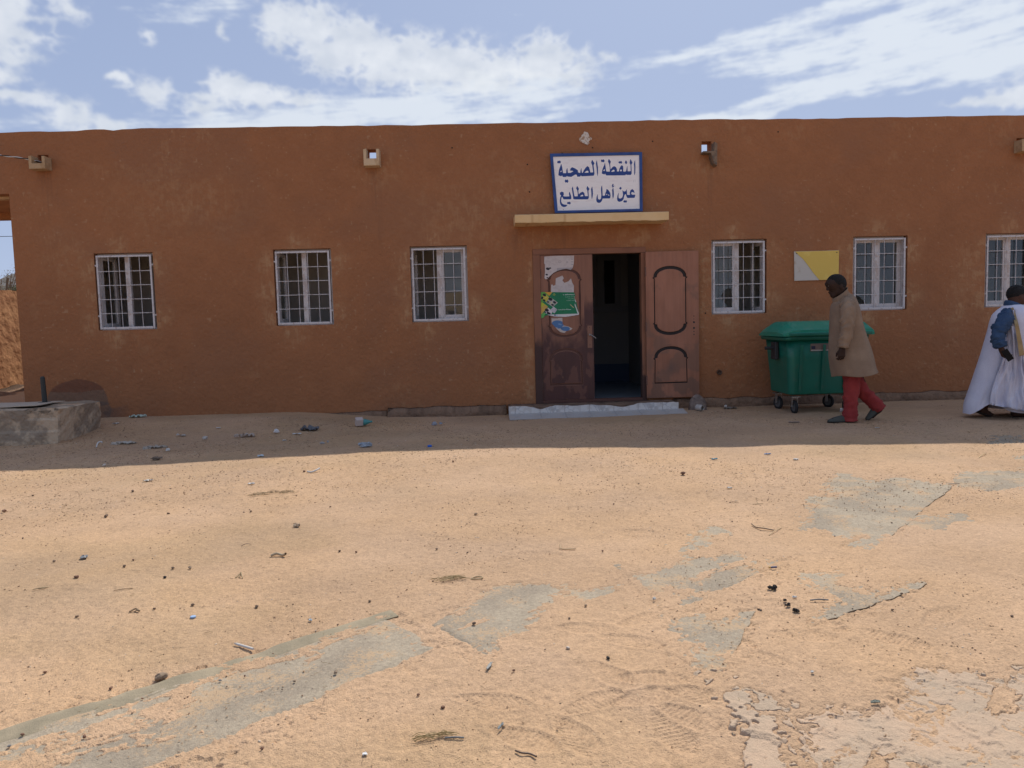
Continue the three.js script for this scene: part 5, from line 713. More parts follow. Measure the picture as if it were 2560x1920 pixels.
  const collar = spline([[4.16, 1.4, 4.33, 1.51, 0.085], [4.15, 1.432, 4.318, 1.552, 0.085], [4.153, 1.462, 4.316, 1.584, 0.082]], 8).map((r) => ring(r, 0)); part('collar', off(boxUv(skin([...collar, ...[8, 4].map((i) => collar[i].map((p) => [mix(4.235, p[0], 0.9), p[1] - 0.004, mix(Z, p[2], 0.9)]))], false))), coatMat, t);
  const sl = (p) => sleeve(p, 36, 28, 0.016);
  part('sleeve', off(sl([[...A(4.315, 1.43, 1.95), 0.06, 0.05], [...A(4.325, 1.38, 2.0), 0.085, 0.07], [...A(4.325, 1.24, 2.045), 0.083, 0.072], [...A(4.318, 1.1, 2.06), 0.078, 0.07], [...A(4.29, 0.97, 2.055), 0.065, 0.062], [...A(4.274, 0.875, 2.05), 0.056, 0.056]])), coatMat, t);
  part('sleeve', off(sl([[4.28, 1.41, 1.69, 0.06, 0.05], [4.29, 1.36, 1.67, 0.08, 0.07], [4.3, 1.1, 1.65, 0.07, 0.065], [4.28, 0.9, 1.65, 0.055, 0.055]])), coatMat, t);
  const red = cloth([0.25, 0.026, 0.026], [0.31, 0.04, 0.036], 1540), bare_ = cloth([0.45, 0.4, 0.37], [0.5, 0.46, 0.43], 1550);
  part('shirt_hem', off(boxUv(skin([0.62, 0.525, 0.52, 0.62].map((y, i) => Array.from({ length: 40 }, (_, j) => { const q = j / 40 * 6.2832, k = i > 1 ? 0.97 : 1; return [4.39 + 0.075 * k * Math.cos(q), y + (i === 1 || i === 2 ? 0.008 * Math.sin(q * 2) : 0), Z + 0.14 * k * Math.sin(q)]; })), false))), bare_, t);
  part('trousers', off(join([sleeve([[4.35, 0.75, Z + 0.08, 0.1, 0.1], [4.348, 0.55, Z + 0.07, 0.098, 0.095], [4.345, 0.36, Z + 0.06, 0.088, 0.085], [4.34, 0.2, Z + 0.055, 0.08, 0.08], [4.335, 0.07, Z + 0.05, 0.086, 0.084], [4.337, 0.01, Z + 0.05, 0.088, 0.086]], 36, 28, 0.013), sleeve([[4.4, 0.75, Z - 0.08, 0.1, 0.1], [4.43, 0.55, Z - 0.08, 0.1, 0.095], [4.52, 0.385, Z - 0.085, 0.085, 0.085], [4.63, 0.265, Z - 0.085, 0.083, 0.08], [4.735, 0.16, Z - 0.085, 0.078, 0.078], [4.765, 0.125, Z - 0.085, 0.076, 0.076]], 36, 28, 0.013)])), red, t);
  const shoeM = std([0.06, 0.065, 0.055], 0.8), sole = std([0.03, 0.03, 0.028], 0.85), shoe = (L) => { const R = [[-0.125, 0.012, 0.03], [-0.115, 0.024, 0.04], [-0.06, 0.045, 0.045], [0, 0.06, 0.044], [0.06, 0.07, 0.04], [0.11, 0.062, 0.036], [0.125, 0.04, 0.026]]; return [boxUv(skin(R.map(([x, h, w]) => Array.from({ length: 14 }, (_, j) => { const q = j / 14 * 6.2832; return [x * 0.98, 0.014 + Math.max(0, Math.sin(q)) * h, Math.cos(q) * w * 0.95]; })))), boxUv(skin([0, 0.016].map((y) => Array.from({ length: 26 }, (_, j) => { const q = j / 26 * 6.2832, x = 0.135 * Math.cos(q); return [x, y, Math.sin(q) * (0.046 + 0.006 * Math.cos(q + 0.6)) * (x > 0 ? 0.9 : 1)]; }))))]; };
  for (const [p, rz] of [[[-0.12 + 0.02, 0.002, 0.055], 0.02], [[0.41, 0.068, -0.085], 0.72]]) { const s = grp('shoe', t, p), [u, b] = shoe(); s.rotation.z = rz; part('upper', u, shoeM, s); part('sole', b, sole, s); }
}
{
  const Z = 1.85, A = Pm(Z), t = thing('person', 'man in a pale flowing robe over a blue shirt, cut by the picture edge', 'person', [6.35, 0, Z]), off = (g) => g.translate(-6.35, 0, -Z), C = [6.355, 1.455];
  const head = field3([ell([C[0], C[1], Z - 0.02], [0.104, 0.098, 0.08]), capsule([C[0] + 0.06, C[1] - 0.005, Z - 0.06], [C[0] + 0.062, C[1] - 0.005, Z - 0.02], 0.05, 0.05), capsule([C[0] + 0.05, C[1] - 0.05, Z - 0.04], [C[0] + 0.07, C[1] - 0.115, Z - 0.05], 0.06, 0.036), capsule([C[0] + 0.02, C[1] - 0.07, Z + 0.02], [C[0] + 0.05, C[1] - 0.1, Z], 0.045, 0.03), capsule([C[0] - 0.03, C[1] - 0.06, Z - 0.01], [C[0] - 0.045, C[1] - 0.2, Z], 0.062, 0.075)], 0.035);
  const fx = C[0] + 0.108, fy = C[1], fz = Z - 0.055, face = [[capsule([fx - 0.002, fy - 0.02, fz], [fx + 0.014, fy - 0.055, fz - 0.004], 0.009, 0.014), 0.016], [capsule([fx, fy - 0.085, fz - 0.016], [fx - 0.004, fy - 0.085, fz + 0.018], 0.009, 0.009), 0.008], [capsule([fx - 0.004, fy - 0.1, fz - 0.014], [fx - 0.008, fy - 0.1, fz + 0.016], 0.01, 0.01), 0.008], [ell([C[0] - 0.005, C[1] - 0.04, Z + 0.062], [0.022, 0.034, 0.013]), 0.008]];
  const wr = A(6.17, 0.815, 2.22);
  const body = field3([capsule([6.33, 1.22, Z], [6.36, 0.85, Z], 0.12, 0.12), capsule([6.31, 1.27, Z], [6.33, 1.2, Z], 0.07, 0.12), capsule(A(6.22, 1.2, 2.06), A(6.115, 0.99, 2.16), 0.05, 0.042), capsule(A(6.115, 0.99, 2.16), wr, 0.042, 0.028), capsule([6.45, 1.18, 1.65], [6.58, 0.95, 1.6], 0.05, 0.04), capsule([6.58, 0.95, 1.6], [6.7, 0.85, 1.7], 0.04, 0.03), capsule([6.3, 0.85, Z + 0.08], [6.2, 0.45, Z], 0.08, 0.055), capsule([6.2, 0.45, Z], [5.97, 0.1, Z - 0.02], 0.05, 0.036), capsule([6.4, 0.85, Z - 0.05], [6.42, 0.45, Z - 0.05], 0.08, 0.055), capsule([6.42, 0.45, Z - 0.05], [6.34, 0.05, Z + 0.02], 0.05, 0.036), capsule([5.95, 0.09, Z - 0.02], [6.07, 0.03, Z], 0.035, 0.022), capsule([6.32, 0.04, Z + 0.05], [6.5, 0.025, Z + 0.06], 0.035, 0.022)], 0.05);
  part('body', off(join([sdfMesh(body, [6.33, 0.72, Z], 0.76, 110), sdfMesh((x, y, z) => { let d = head(x, y, z); for (const [f, k] of face) d = smin(d, f(x, y, z), k); return d; }, [C[0], C[1] - 0.05, Z], 0.19, 84), hand(wr, [0.35, -0.9, 0.1], [0.9, 0.35, 0.0], [0.05, 0.1, 1], 0.95, 1)])), skin2, t);
  part('hair', off(sdfMesh((x, y, z) => Math.max(ell([C[0] - 0.004, C[1] + 0.004, Z - 0.02], [0.112, 0.104, 0.088])(x, y, z) + 0.0016 * vn(x * 240 + z * 90, y * 240 + z * 130, 1560), C[1] - 0.015 + 0.36 * (x - C[0]) - y), [C[0], C[1], Z], 0.15, 76)), hairMat, t);
  const robeM = cloth([0.62, 0.615, 0.71], [0.67, 0.665, 0.75], 1570, 0.8), blueM = cloth([0.025, 0.055, 0.115], [0.036, 0.075, 0.15], 1580), gold = cloth([0.3, 0.21, 0.1], [0.4, 0.29, 0.15], 1590);
  const rows = spline([[6.235, 1.345, 6.45, 1.31, 0.09], [6.206, 1.32, 6.5, 1.24, 0.17], [6.085, 1.215, 6.57, 1.14, 0.22], [6.028, 1.014, 6.61, 0.98, 0.24], [5.955, 0.759, 6.65, 0.76, 0.25], [5.9, 0.585, 6.69, 0.58, 0.26], [5.825, 0.35, 6.74, 0.36, 0.27], [5.757, 0.17, 6.78, 0.17, 0.26], [5.745, 0.1, 6.79, 0.07, 0.26]], 60);
  const ring = (r, k, ins = 0) => Array.from({ length: 120 }, (_, j) => { const q = j / 120 * 6.2832, c = Math.cos(q), s = Math.sin(q), w = ss(0.12, 0.9, k); const X0 = (r[0] + r[2]) / 2 + (r[2] - r[0]) / 2 * c; let f = 1 - ins + w * (0.16 * fbm(q * 2.6 + k * 0.9, k * 1.1, 3, 1601) + 0.10 * fbm(q * 6.5 - k * 1.6, k * 2.2, 3, 1602)) * (1 - 0.6 * Math.abs(c)) + 0.05 * w * fbm(c * 5 + k * 4, s * 5 + k * 6, 3, 1600) * (1 - 0.5 * Math.abs(c));
    // the open side of the robe under the arm: a deep gap that runs down to the hem
    if (s > 0) { const gx = mix(6.12, 5.97, ss(0.55, 1, k)), wd = mix(0.075, 0.05, k); f -= 0.5 * Math.exp(-(((X0 - gx) / wd) ** 2)) * ss(0.1, 0.22, k) * ss(1.02, 0.8, k); }
    let y = mix(r[1], r[3], (X0 - r[0]) / (r[2] - r[0])); if (k > 0.8) y += ss(0.8, 1, k) * (0.1 * Math.exp(-(((X0 - 5.97) / 0.11) ** 2)) - 0.05 * Math.exp(-(((X0 - 5.76) / 0.05) ** 2)) - 0.02 * ss(6.0, 6.4, X0)); return [X0, y, Z + r[4] * s * f]; });
  part('robe', off(boxUv(skin([...rows.map((r, i) => ring(r, i / 60)), ...[0, 6, 16, 30].map((d) => ring(rows[60 - d], (60 - d) / 60, 0.04))], false))), robeM, t);
  // front panel of the robe, hanging loose from the shoulder over the rest
  const panel = []; for (let i = 0; i <= 50; i++) { const k = i / 50, y = mix(1.27, 0.05, k), x0 = mix(6.235, 6.035, ss(0.3, 1, k) * 0.95 + 0.0), x1 = mix(6.33, 6.62, k), row = []; for (let j = 0; j <= 40; j++) { const u = j / 40, x = mix(x0, x1, u); row.push(A(x, y + (1 - u) * 0.1 * k - 0.02 * u * k, Z + 0.2 + 0.13 * Math.sin(Math.PI * (0.12 + 0.5 * u)) * ss(0, 0.3, k) + 0.075 * k ** 0.7 * fbm(u * 4.2 + k * 0.7, k * 1.3, 3, 1603) + 0.035 * fbm(u * 10 - k * 2.2, k * 3, 3, 1604) + (1 - u) ** 8 * -0.03)); } for (let j = 40; j >= 0; j--) { const p = row[j]; row.push([p[0], p[1], p[2] - 0.006]); } panel.push(row); }
  part('robe_front', off(boxUv(skin(panel))), robeM, t);
  part('sleeve', off(sleeve([[...A(6.235, 1.25, 2.02), 0.05, 0.05], [...A(6.215, 1.17, 2.1), 0.082, 0.07], [...A(6.15, 1.06, 2.16), 0.08, 0.068], [...A(6.12, 0.985, 2.18), 0.076, 0.065], [...A(6.14, 0.9, 2.2), 0.068, 0.06], [...A(6.168, 0.825, 2.22), 0.058, 0.052]], 40, 30, 0.024)), blueM, t);
  const cr = (cx, cy, rx, rz, tilt) => Array.from({ length: 40 }, (_, j) => { const q = j / 40 * 6.2832; return [cx + rx * Math.cos(q), cy + tilt * Math.cos(q), Z + rz * Math.sin(q)]; });
  part('shirt_collar', off(boxUv(skin([cr(6.3, 1.35, 0.085, 0.085, -0.035), cr(6.312, 1.32, 0.105, 0.1, -0.05), cr(6.34, 1.285, 0.135, 0.12, -0.06), cr(6.36, 1.23, 0.15, 0.15, -0.07), cr(6.36, 1.15, 0.14, 0.15, -0.05)], false))), blueM, t);
  const band = []; for (let i = 0; i <= 40; i++) { const k = i / 40, c = A(mix(6.285, 6.43, k ** 0.8), mix(1.29, 0.72, k), 0), y = mix(1.29, 0.72, k), x = mix(6.285, 6.425, k ** 0.75), z = Z + 0.16 + 0.2 * ss(0, 0.4, k), w = 0.016 + 0.018 * k; band.push([A(x - w, y, z), A(x + w, y + 0.01, z + 0.004), A(x + w, y + 0.01, z - 0.006), A(x - w, y, z - 0.008)]); }
  part('embroidery', off(boxUv(skin(band))), gold, t);
  for (const [x, y, z, r] of [[5.99, 0.045, Z - 0.02, -0.35], [6.4, 0.004, Z + 0.05, 0]]) { const g = grp('sandal', t, [x - 6.35, y - 0.02, z - Z]); g.rotation.z = r; part('sole', boxUv(skin([0, 0.018].map((yy) => Array.from({ length: 26 }, (_, j) => { const q = j / 26 * 6.2832; return [0.135 * Math.cos(q), yy, Math.sin(q) * (0.045 - 0.006 * Math.cos(q + 0.6))]; })))), std([0.03, 0.02, 0.015], 0.8), g); part('strap', boxUv(new THREE.TorusGeometry(0.04, 0.008, 6, 16, Math.PI)), std([0.04, 0.025, 0.018], 0.8), g, [0.05, 0.02, 0], [0, Math.PI / 2, 0]); }
  tag(part('mobile_phone', new RoundedBoxGeometry(0.07, 0.14, 0.009, 3, 0.004), new THREE.MeshPhysicalMaterial({ color: lin(0.008, 0.009, 0.011), roughness: 0.5, specularIntensity: 0.25 }), scene, A(6.25, 0.735, 2.285), [0.1, -0.25, 0.62]), 'dark mobile phone held in the robed man\'s hand', 'phone');
}

// ---------------------------------------------------------------- stones and litter
const onGround = (x, z, h = 0) => [x, base(x, z) + 0.005 + h, z];
function rock(seed, sx, sy, sz) { const g = new THREE.IcosahedronGeometry(1, 2), p = g.attributes.position; for (let i = 0; i < p.count; i++) { const x = p.getX(i), y = p.getY(i), z = p.getZ(i), k = 1 + 0.28 * fbm(x * 1.4 + seed, y * 1.4 + z * 1.1, 3, 1700); p.setXYZ(i, x * k * sx, y * k * sy, z * k * sz); } g.computeVertexNormals(); return boxUv(g); }
const stoneTex = (a, b, s) => new THREE.MeshStandardMaterial({ map: colorTex(128, 128, (u, v) => mix3(a, b, cl(0.5 + pf(u, v, 6, 4, s))), 12, 12), roughness: 0.95 });
const SM = { dark: stoneTex([0.12, 0.08, 0.055], [0.2, 0.135, 0.09], 1710), brown: stoneTex([0.16, 0.085, 0.055], [0.24, 0.13, 0.08], 1720), tan: stoneTex([0.22, 0.155, 0.1], [0.34, 0.25, 0.17], 1730), black: stoneTex([0.012, 0.011, 0.011], [0.03, 0.026, 0.024], 1740), grey: stoneTex([0.17, 0.17, 0.165], [0.25, 0.245, 0.235], 1750), pale: stoneTex([0.5, 0.43, 0.35], [0.6, 0.53, 0.45], 1760) };
const rocks = [0, 1, 2, 3, 4].map((i) => rock(i * 7.3, 1, 0.62, 0.85));
function stone(x, z, r, m, label, group) { const o = part('small_stone', rocks[Math.floor(rnd() * 5)], SM[m], scene, onGround(x, z, r * 0.35), [rr(-0.3, 0.3), rr(0, 6), rr(-0.3, 0.3)]); o.scale.setScalar(r * (z < 7.1 ? 0.52 : 0.68)); return tag(o, label, 'stone', group); }
// stones that stand out
stone(-1.215, 7.97, 0.034, 'tan', 'biggest tan stone, sitting on the hem of the long grey felt sheet');
stone(-0.57, 7.99, 0.0125, 'tan', 'tan pebble with a dark side lying mid-way on the long felt sheet');
stone(-0.16, 8.29, 0.012, 'brown', 'reddish-brown stone alone on the sand nearest the shoe prints');
stone(-0.27, 7.0, 0.012, 'dark', 'dark stone at the end of the dry grass wisp');
stone(0.65, 6.58, 0.013, 'brown', 'brown round stone just beyond the patchy felt sheet');
stone(-0.06, 7.58, 0.0125, 'dark', 'dark stone resting on the felt piece that adjoins the long sheet');
stone(-1.55, 4.1, 0.026, 'brown', 'brown stone lying next to a curl of white plastic near the shadow edge');
stone(1.62, 4.62, 0.042, 'brown', 'largest brown clod on the sunlit sand in front of the door');
stone(2.03, 6.45, 0.009, 'grey', 'bluish-grey pebble by a curved twig beyond the folded felt corner');
stone(0.45, 7.97, 0.012, 'black', 'black chip of charcoal on the sand between shoe prints');
stone(-3.61, 3.33, 0.035, 'pale', 'white egg-shaped stone on the shadow edge beneath the first barred window');
stone(-1.67, 6.79, 0.017, 'black', 'blackest stone in the stony patch of sand');
stone(-2.14, 6.75, 0.021, 'brown', 'rust-brown flat stone in the stony patch of sand');
stone(0.31, 7.86, 0.012, 'pale', 'white pebble beside a shoe print');
for (const [x, z, r, m] of [[-2.65, 5.34, 0.027, 'dark'], [-1.97, 6.58, 0.018, 'dark'], [-1.69, 6.63, 0.018, 'dark'], [-1.6, 6.63, 0.02, 'tan'], [-0.84, 6.4, 0.017, 'dark'], [-0.74, 6.43, 0.013, 'brown'], [-0.28, 6.45, 0.015, 'dark'], [-0.06, 5.7, 0.022, 'tan'], [-1.65, 5.34, 0.02, 'dark'], [-2.23, 5.32, 0.018, 'dark'], [-2.79, 4.6, 0.024, 'dark'], [-3.56, 4.61, 0.018, 'dark'], [-2.43, 6.42, 0.017, 'dark'], [-1.98, 6.45, 0.013, 'brown'], [-3.48, 5.12, 0.03, 'brown'], [-0.27, 3.92, 0.022, 'brown'], [-0.99, 8, 0.008, 'grey'], [-0.95, 8.05, 0.005, 'dark'], [-0.91, 7.97, 0.006, 'brown'], [-0.74, 8.1, 0.005, 'dark'], [-0.71, 8.04, 0.009, 'tan'], [-1.22, 8.12, 0.006, 'brown'], [-1.29, 8.38, 0.009, 'brown'], [-1.5, 8.35, 0.01, 'brown'], [-1.5, 8.42, 0.009, 'grey'], [-0.55, 7.24, 0.012, 'dark'], [-1.07, 7.25, 0.013, 'dark'], [-1.38, 7.2, 0.013, 'dark'], [-1.54, 7.24, 0.01, 'dark'], [-1.86, 7.3, 0.011, 'dark'], [-0.4, 8.35, 0.005, 'dark'], [-0.25, 8.19, 0.008, 'brown'], [-0.7, 8.5, 0.008, 'brown'], [-1.37, 8.03, 0.01, 'brown'], [-1.69, 7.87, 0.01, 'brown'], [0.35, 7.56, 0.008, 'dark'], [0.44, 7.42, 0.01, 'tan'], [1.0, 7.53, 0.007, 'brown'], [1.74, 7.62, 0.009, 'dark'], [1.88, 7.44, 0.009, 'dark'], [2.19, 7.73, 0.01, 'dark'], [0.09, 8.03, 0.009, 'brown'], [0.31, 7.86, 0.006, 'dark'], [0.22, 7.86, 0.006, 'dark'], [0.69, 8.36, 0.006, 'dark'], [1.72, 8.17, 0.006, 'brown'], [2.2, 7.72, 0.007, 'dark'], [-2.9, 5.9, 0.012, 'dark'], [-1.1, 5.3, 0.013, 'brown'], [0.9, 5.5, 0.012, 'dark'], [3.2, 6.4, 0.01, 'brown'], [1.2, 4.9, 0.013, 'dark']])
{
  const hue = m === 'dark' ? 'dark' : m === 'tan' ? 'tan' : m === 'grey' ? 'grey' : 'brown', where = z > 7.75 && x < -0.6 ? 'by the long grey felt sheet' : z > 7.1 && x < -0.4 ? 'on the sand beyond the long felt sheet' : z > 6.2 && x < -1.5 ? 'in the stony patch of sand before the first window' : z < 5.4 && x < -1.5 ? 'on the sand near the shadow edge' : z < 6.6 && x < 0.2 ? 'on open sand in the middle of the yard' : z > 7.3 && x > 1.5 ? 'on the sand beside the flaking concrete' : x > 0.2 && z > 7 ? 'among the shoe prints' : 'on bare sand between the felt sheets';
  stone(x, z, r, m, 'small ' + hue + ' stone lying ' + where, 'small ' + hue + ' stones ' + where);
}

const plain = (c, r = 0.6) => std(c, r, { side: THREE.DoubleSide });
function crumple(seed, w, h, d) { if (seed < 50) { w *= 0.55; h *= 0.5; d *= 0.55; } const g = new THREE.IcosahedronGeometry(1, 3), p = g.attributes.position; for (let i = 0; i < p.count; i++) { const x = p.getX(i), y = p.getY(i), z = p.getZ(i), k = 0.75 + 0.6 * Math.abs(fbm(x * 2.2 + seed, y * 2.2 - z * 1.7 + seed, 3, 1800)); p.setXYZ(i, x * k * w, Math.max(y * k * h, -h * 0.35), z * k * d); } const q = g.toNonIndexed(); q.computeVertexNormals(); return boxUv(q); }
function leafy(seed, w, d, lift) { w *= 0.55; d *= 0.55; lift *= 0.45; const N = 14, pos = [], idx = [], uv = []; for (let j = 0; j <= N; j++) for (let i = 0; i <= N; i++) { const u = i / N * 2 - 1, v = j / N * 2 - 1, e = 1 + 0.25 * fbm(u * 1.5 + seed, v * 1.5, 3, 1810); pos.push(u * w * e * (1 - 0.25 * v * v), 0.006 + lift * Math.abs(fbm(u * 1.6 + seed, v * 2.1 + seed, 3, 1820)), v * d * e); uv.push(u, v); if (i < N && j < N) { const a = j * (N + 1) + i; idx.push(a, a + N + 1, a + 1, a + 1, a + N + 1, a + N + 2); } } const n = pos.length / 3; for (let i = 0; i < n; i++) { pos.push(pos[3 * i], pos[3 * i + 1] - 0.003, pos[3 * i + 2]); uv.push(0, 0); } const m = idx.length; for (let i = 0; i < m; i += 3) idx.push(n + idx[i], n + idx[i + 2], n + idx[i + 1]); const g = new THREE.BufferGeometry(); g.setAttribute('position', new THREE.Float32BufferAttribute(pos, 3)); g.setAttribute('uv', new THREE.Float32BufferAttribute(uv, 2)); g.setIndex(idx); g.computeVertexNormals(); return g; }
const sized = (o, k) => { o.scale.multiplyScalar(k); return o; };
const litter = (name, label, cat, geo, c, x, z, h = 0, turn = 0, r = 0.6) => tag(part(name, geo, c.isMaterial ? c : plain(c, r), scene, onGround(x, z, h), [0, turn, 0]), label, cat);
const W = [0.6, 0.58, 0.54], DW = [0.47, 0.43, 0.38];
// in the shade of the building
litter('cloth_scrap', 'pale green strip of cloth at the foot of the wall under the first window', 'cloth', leafy(1, 0.2, 0.09, 0.09), [0.42, 0.5, 0.43], -4.66, 0.12, 0, 0.35);
litter('plastic_bag', 'torn whitish plastic bag spread on the shaded ground, nearer the cistern', 'bag', join([crumple(2, 0.09, 0.06, 0.07).translate(-0.09, 0, 0.02), crumple(3, 0.08, 0.05, 0.06).translate(0.06, 0, -0.03), leafy(4, 0.2, 0.09, 0.05)]), [0.42, 0.38, 0.32], -4.08, 1.86);
litter('plastic_bag', 'torn greyish plastic bag spread on the shaded ground, further from the cistern', 'bag', join([crumple(5, 0.09, 0.06, 0.06).translate(-0.06, 0, 0.08), crumple(6, 0.06, 0.04, 0.05).translate(0.08, 0, -0.04), leafy(7, 0.16, 0.11, 0.05)]), [0.36, 0.31, 0.25], -3.6, 2.2);
litter('paper_scrap', 'curled off-white paper lying with a dark rag, between cistern and second window', 'paper', join([leafy(8, 0.06, 0.04, 0.05), crumple(9, 0.03, 0.03, 0.03).translate(-0.06, 0.02, 0)]), DW, -3.58, 1.44);
litter('paper_scrap', 'small screwed-up white paper left of the crumpled beige paper', 'paper', crumple(10, 0.05, 0.05, 0.04), DW, -3.24, 1.68, 0.02);
litter('paper_scrap', 'long crumpled beige paper on the shaded ground below the second window', 'paper', join([leafy(11, 0.15, 0.06, 0.09), crumple(12, 0.05, 0.05, 0.04).translate(-0.12, 0.02, 0.02)]), [0.42, 0.34, 0.28], -2.76, 1.64, 0, 0.2);
litter('paper_scrap', 'bright white screwed-up lump below the second window', 'paper', crumple(13, 0.055, 0.06, 0.05), [0.66, 0.64, 0.62], -2.46, 1.49, 0.02);
litter('paper_scrap', 'flat white slip beside the dark plastic bag', 'paper', leafy(14, 0.09, 0.03, 0.02), W, -2.2, 1.59, 0, 0.1);
litter('plastic_bag', 'dark grey plastic bag lying flat on the shaded ground', 'bag', leafy(15, 0.2, 0.1, 0.12), plain([0.1, 0.1, 0.11], 0.3), -2.1, 1.36);
{
  const t = thing('plastic_bottle', 'overturned white bottle with a teal shoulder lying in the shade between windows', 'bottle', onGround(-1.5, 1.1, 0.04)); t.rotation.set(0, 0.35, 0); t.scale.setScalar(0.75);
  part('body', boxUv(extr(shape([[-0.06, -0.06], [0.06, -0.06], [0.06, 0.06], [-0.06, 0.06]]), 0.12, 0.012).translate(0, 0, -0.06)).rotateX(0.3), std([0.52, 0.44, 0.4], 0.5), t, [-0.05, 0.03, 0]);
  part('shoulder', boxUv(new THREE.LatheGeometry([[0.055, 0], [0.054, 0.04], [0.035, 0.09], [0.018, 0.13], [0.018, 0.16], [0.001, 0.16]].map((p) => new THREE.Vector2(...p)), 18).rotateZ(-Math.PI / 2)), std([0.06, 0.26, 0.25], 0.4), t, [0.01, 0.015, 0]);
}
litter('wrapper', 'black and white wrapper lying in the shade below the third window', 'wrapper', join([crumple(16, 0.05, 0.03, 0.035), crumple(17, 0.02, 0.03, 0.02).translate(0.06, 0.01, 0)]), [0.33, 0.32, 0.31], -1.72, 2.48, 0.01);
litter('plastic_cup', 'clear bluish crushed plastic cup just inside the shadow edge', 'cup', join([crumple(18, 0.1, 0.07, 0.07), leafy(19, 0.12, 0.05, 0.06)]), plain([0.33, 0.38, 0.43], 0.25), -1.18, 3.02, 0.02);
litter('plastic_bag', 'clear knotted plastic bag on the shaded ground near the doorstep', 'bag', join([crumple(20, 0.06, 0.06, 0.05), crumple(21, 0.04, 0.04, 0.04).translate(0.08, 0, -0.03)]), plain([0.28, 0.3, 0.34], 0.25), -0.6, 1.13, 0.02);
const capGeo = boxUv(new THREE.LatheGeometry([[0.001, 0.02], [0.022, 0.02], [0.026, 0.016], [0.026, 0], [0.022, 0], [0.021, 0.015], [0.001, 0.015]].map((p) => new THREE.Vector2(...p)), 20));
litter('bottle_cap', 'bright blue bottle cap on the shadow edge', 'cap', capGeo.clone().scale(0.85, 0.9, 0.85), [0.02, 0.12, 0.5], -0.53, 3.12);
litter('paper_scrap', 'white slip caught exactly on the shadow edge below the third window', 'paper', leafy(22, 0.06, 0.03, 0.03), [0.5, 0.56, 0.58], -2.15, 3.27);
litter('straw_hook', 'bent white plastic hook on the shaded ground in front of the cistern', 'plastic', tube([[0, 0.005, 0.04], [0.005, 0.05, 0.0], [0.03, 0.06, -0.01], [0.05, 0.05, 0]], 0.008, 14, 6), W, -4.27, 2.08);
litter('paper_scrap', 'little white peak of paper beside the greyish plastic bag', 'paper', crumple(23, 0.04, 0.04, 0.03), W, -3.34, 2.5, 0.01);
litter('leaf_clump', 'clump of grey dead leaves on the shadow edge', 'leaves', join([crumple(24, 0.06, 0.04, 0.05), leafy(25, 0.1, 0.05, 0.04)]), [0.17, 0.12, 0.08], -3.22, 3.1, 0.01);
litter('paper_scrap', 'small white oval scrap below the dark plastic bag', 'paper', leafy(26, 0.045, 0.02, 0.02), W, -2.25, 1.97);
litter('paper_scrap', 'small white scrap high on the shaded ground between second window and bag', 'paper', leafy(27, 0.05, 0.02, 0.03), W, -3.28, 1.08);
litter('paper_scrap', 'white fleck tight against the cistern side', 'paper', leafy(28, 0.07, 0.03, 0.03), W, -4.72, 0.66);
{ const t = thing('glass_jar', 'small clear glass jar lying against the brown boulder', 'jar', onGround(2.93, 0.52, 0.045)); t.rotation.set(0.3, 0.5, 0); part('glass', boxUv(new THREE.LatheGeometry([[0.001, -0.05], [0.04, -0.05], [0.044, -0.04], [0.044, 0.03], [0.032, 0.045], [0.032, 0.06], [0.028, 0.06], [0.028, 0.044], [0.039, 0.03], [0.039, -0.04], [0.001, -0.044]].map((p) => new THREE.Vector2(...p)), 20).rotateX(1.3)), std([0.45, 0.42, 0.38], 0.15), t); }
litter('wood_chip', 'flat grey slate of rubble at the foot of the wall past the boulder', 'rubble', leafy(29, 0.16, 0.08, 0.05), [0.19, 0.155, 0.125], 3.42, 0.3);
litter('paper_scrap', 'white scrap at the foot of the wall past the boulder', 'paper', crumple(30, 0.035, 0.04, 0.03), W, 3.4, 0.16, 0.02);
litter('cardboard_scrap', 'flat beige cardboard piece lying in front of the green bin', 'cardboard', leafy(31, 0.11, 0.06, 0.02), [0.3, 0.21, 0.15], 3.69, 1.82);
litter('plastic_bag', 'white shred of plastic beneath the green bin behind the walking man', 'plastic', join([crumple(32, 0.03, 0.09, 0.03), leafy(33, 0.08, 0.03, 0.1)]), W, 4.58, 1.2, 0.02);
litter('paper_scrap', 'tiny white scrap on the shaded ground near the walking man\'s feet', 'paper', leafy(34, 0.045, 0.02, 0.02), W, 4.42, 2.35);
// on the sunlit sand
litter('paper_scrap', 'white paper strip on the sand under the first window', 'paper', leafy(35, 0.07, 0.03, 0.02), W, -2.84, 4.2, 0, 0.2);
litter('plastic_curl', 'curl of white plastic next to a brown stone', 'plastic', tube([[0, 0.01, 0], [0.04, 0.008, 0.02], [0.08, 0.02, 0.0], [0.1, 0.03, -0.03]], 0.007, 14, 6), W, -1.52, 4.12);
litter('paper_scrap', 'white slip on the sand in front of the second window', 'paper', leafy(36, 0.05, 0.025, 0.02), W, -1.89, 4.49);
litter('slate_chip', 'grey slate chip in the stony patch of sand', 'chip', leafy(37, 0.035, 0.045, 0.02), [0.2, 0.21, 0.22], -2.29, 6.37, 0.004, 0.4);
litter('twig_curl', 'pale curled peel on the sand amid the stones', 'peel', tube([[0, 0.006, 0], [0.03, 0.014, -0.01], [0.07, 0.008, 0.005], [0.09, 0.02, 0.02]], 0.0075, 14, 6), [0.42, 0.32, 0.2], -1.22, 6.44);
litter('peel', 'pale leaf-shaped peel on the sand, farther out', 'peel', leafy(38, 0.04, 0.025, 0.04), [0.5, 0.38, 0.25], -1.22, 5.81);
const stick = (pts, r) => tube(pts.map(([x, y, z]) => [x, y + r, z]), r, 20, 6);
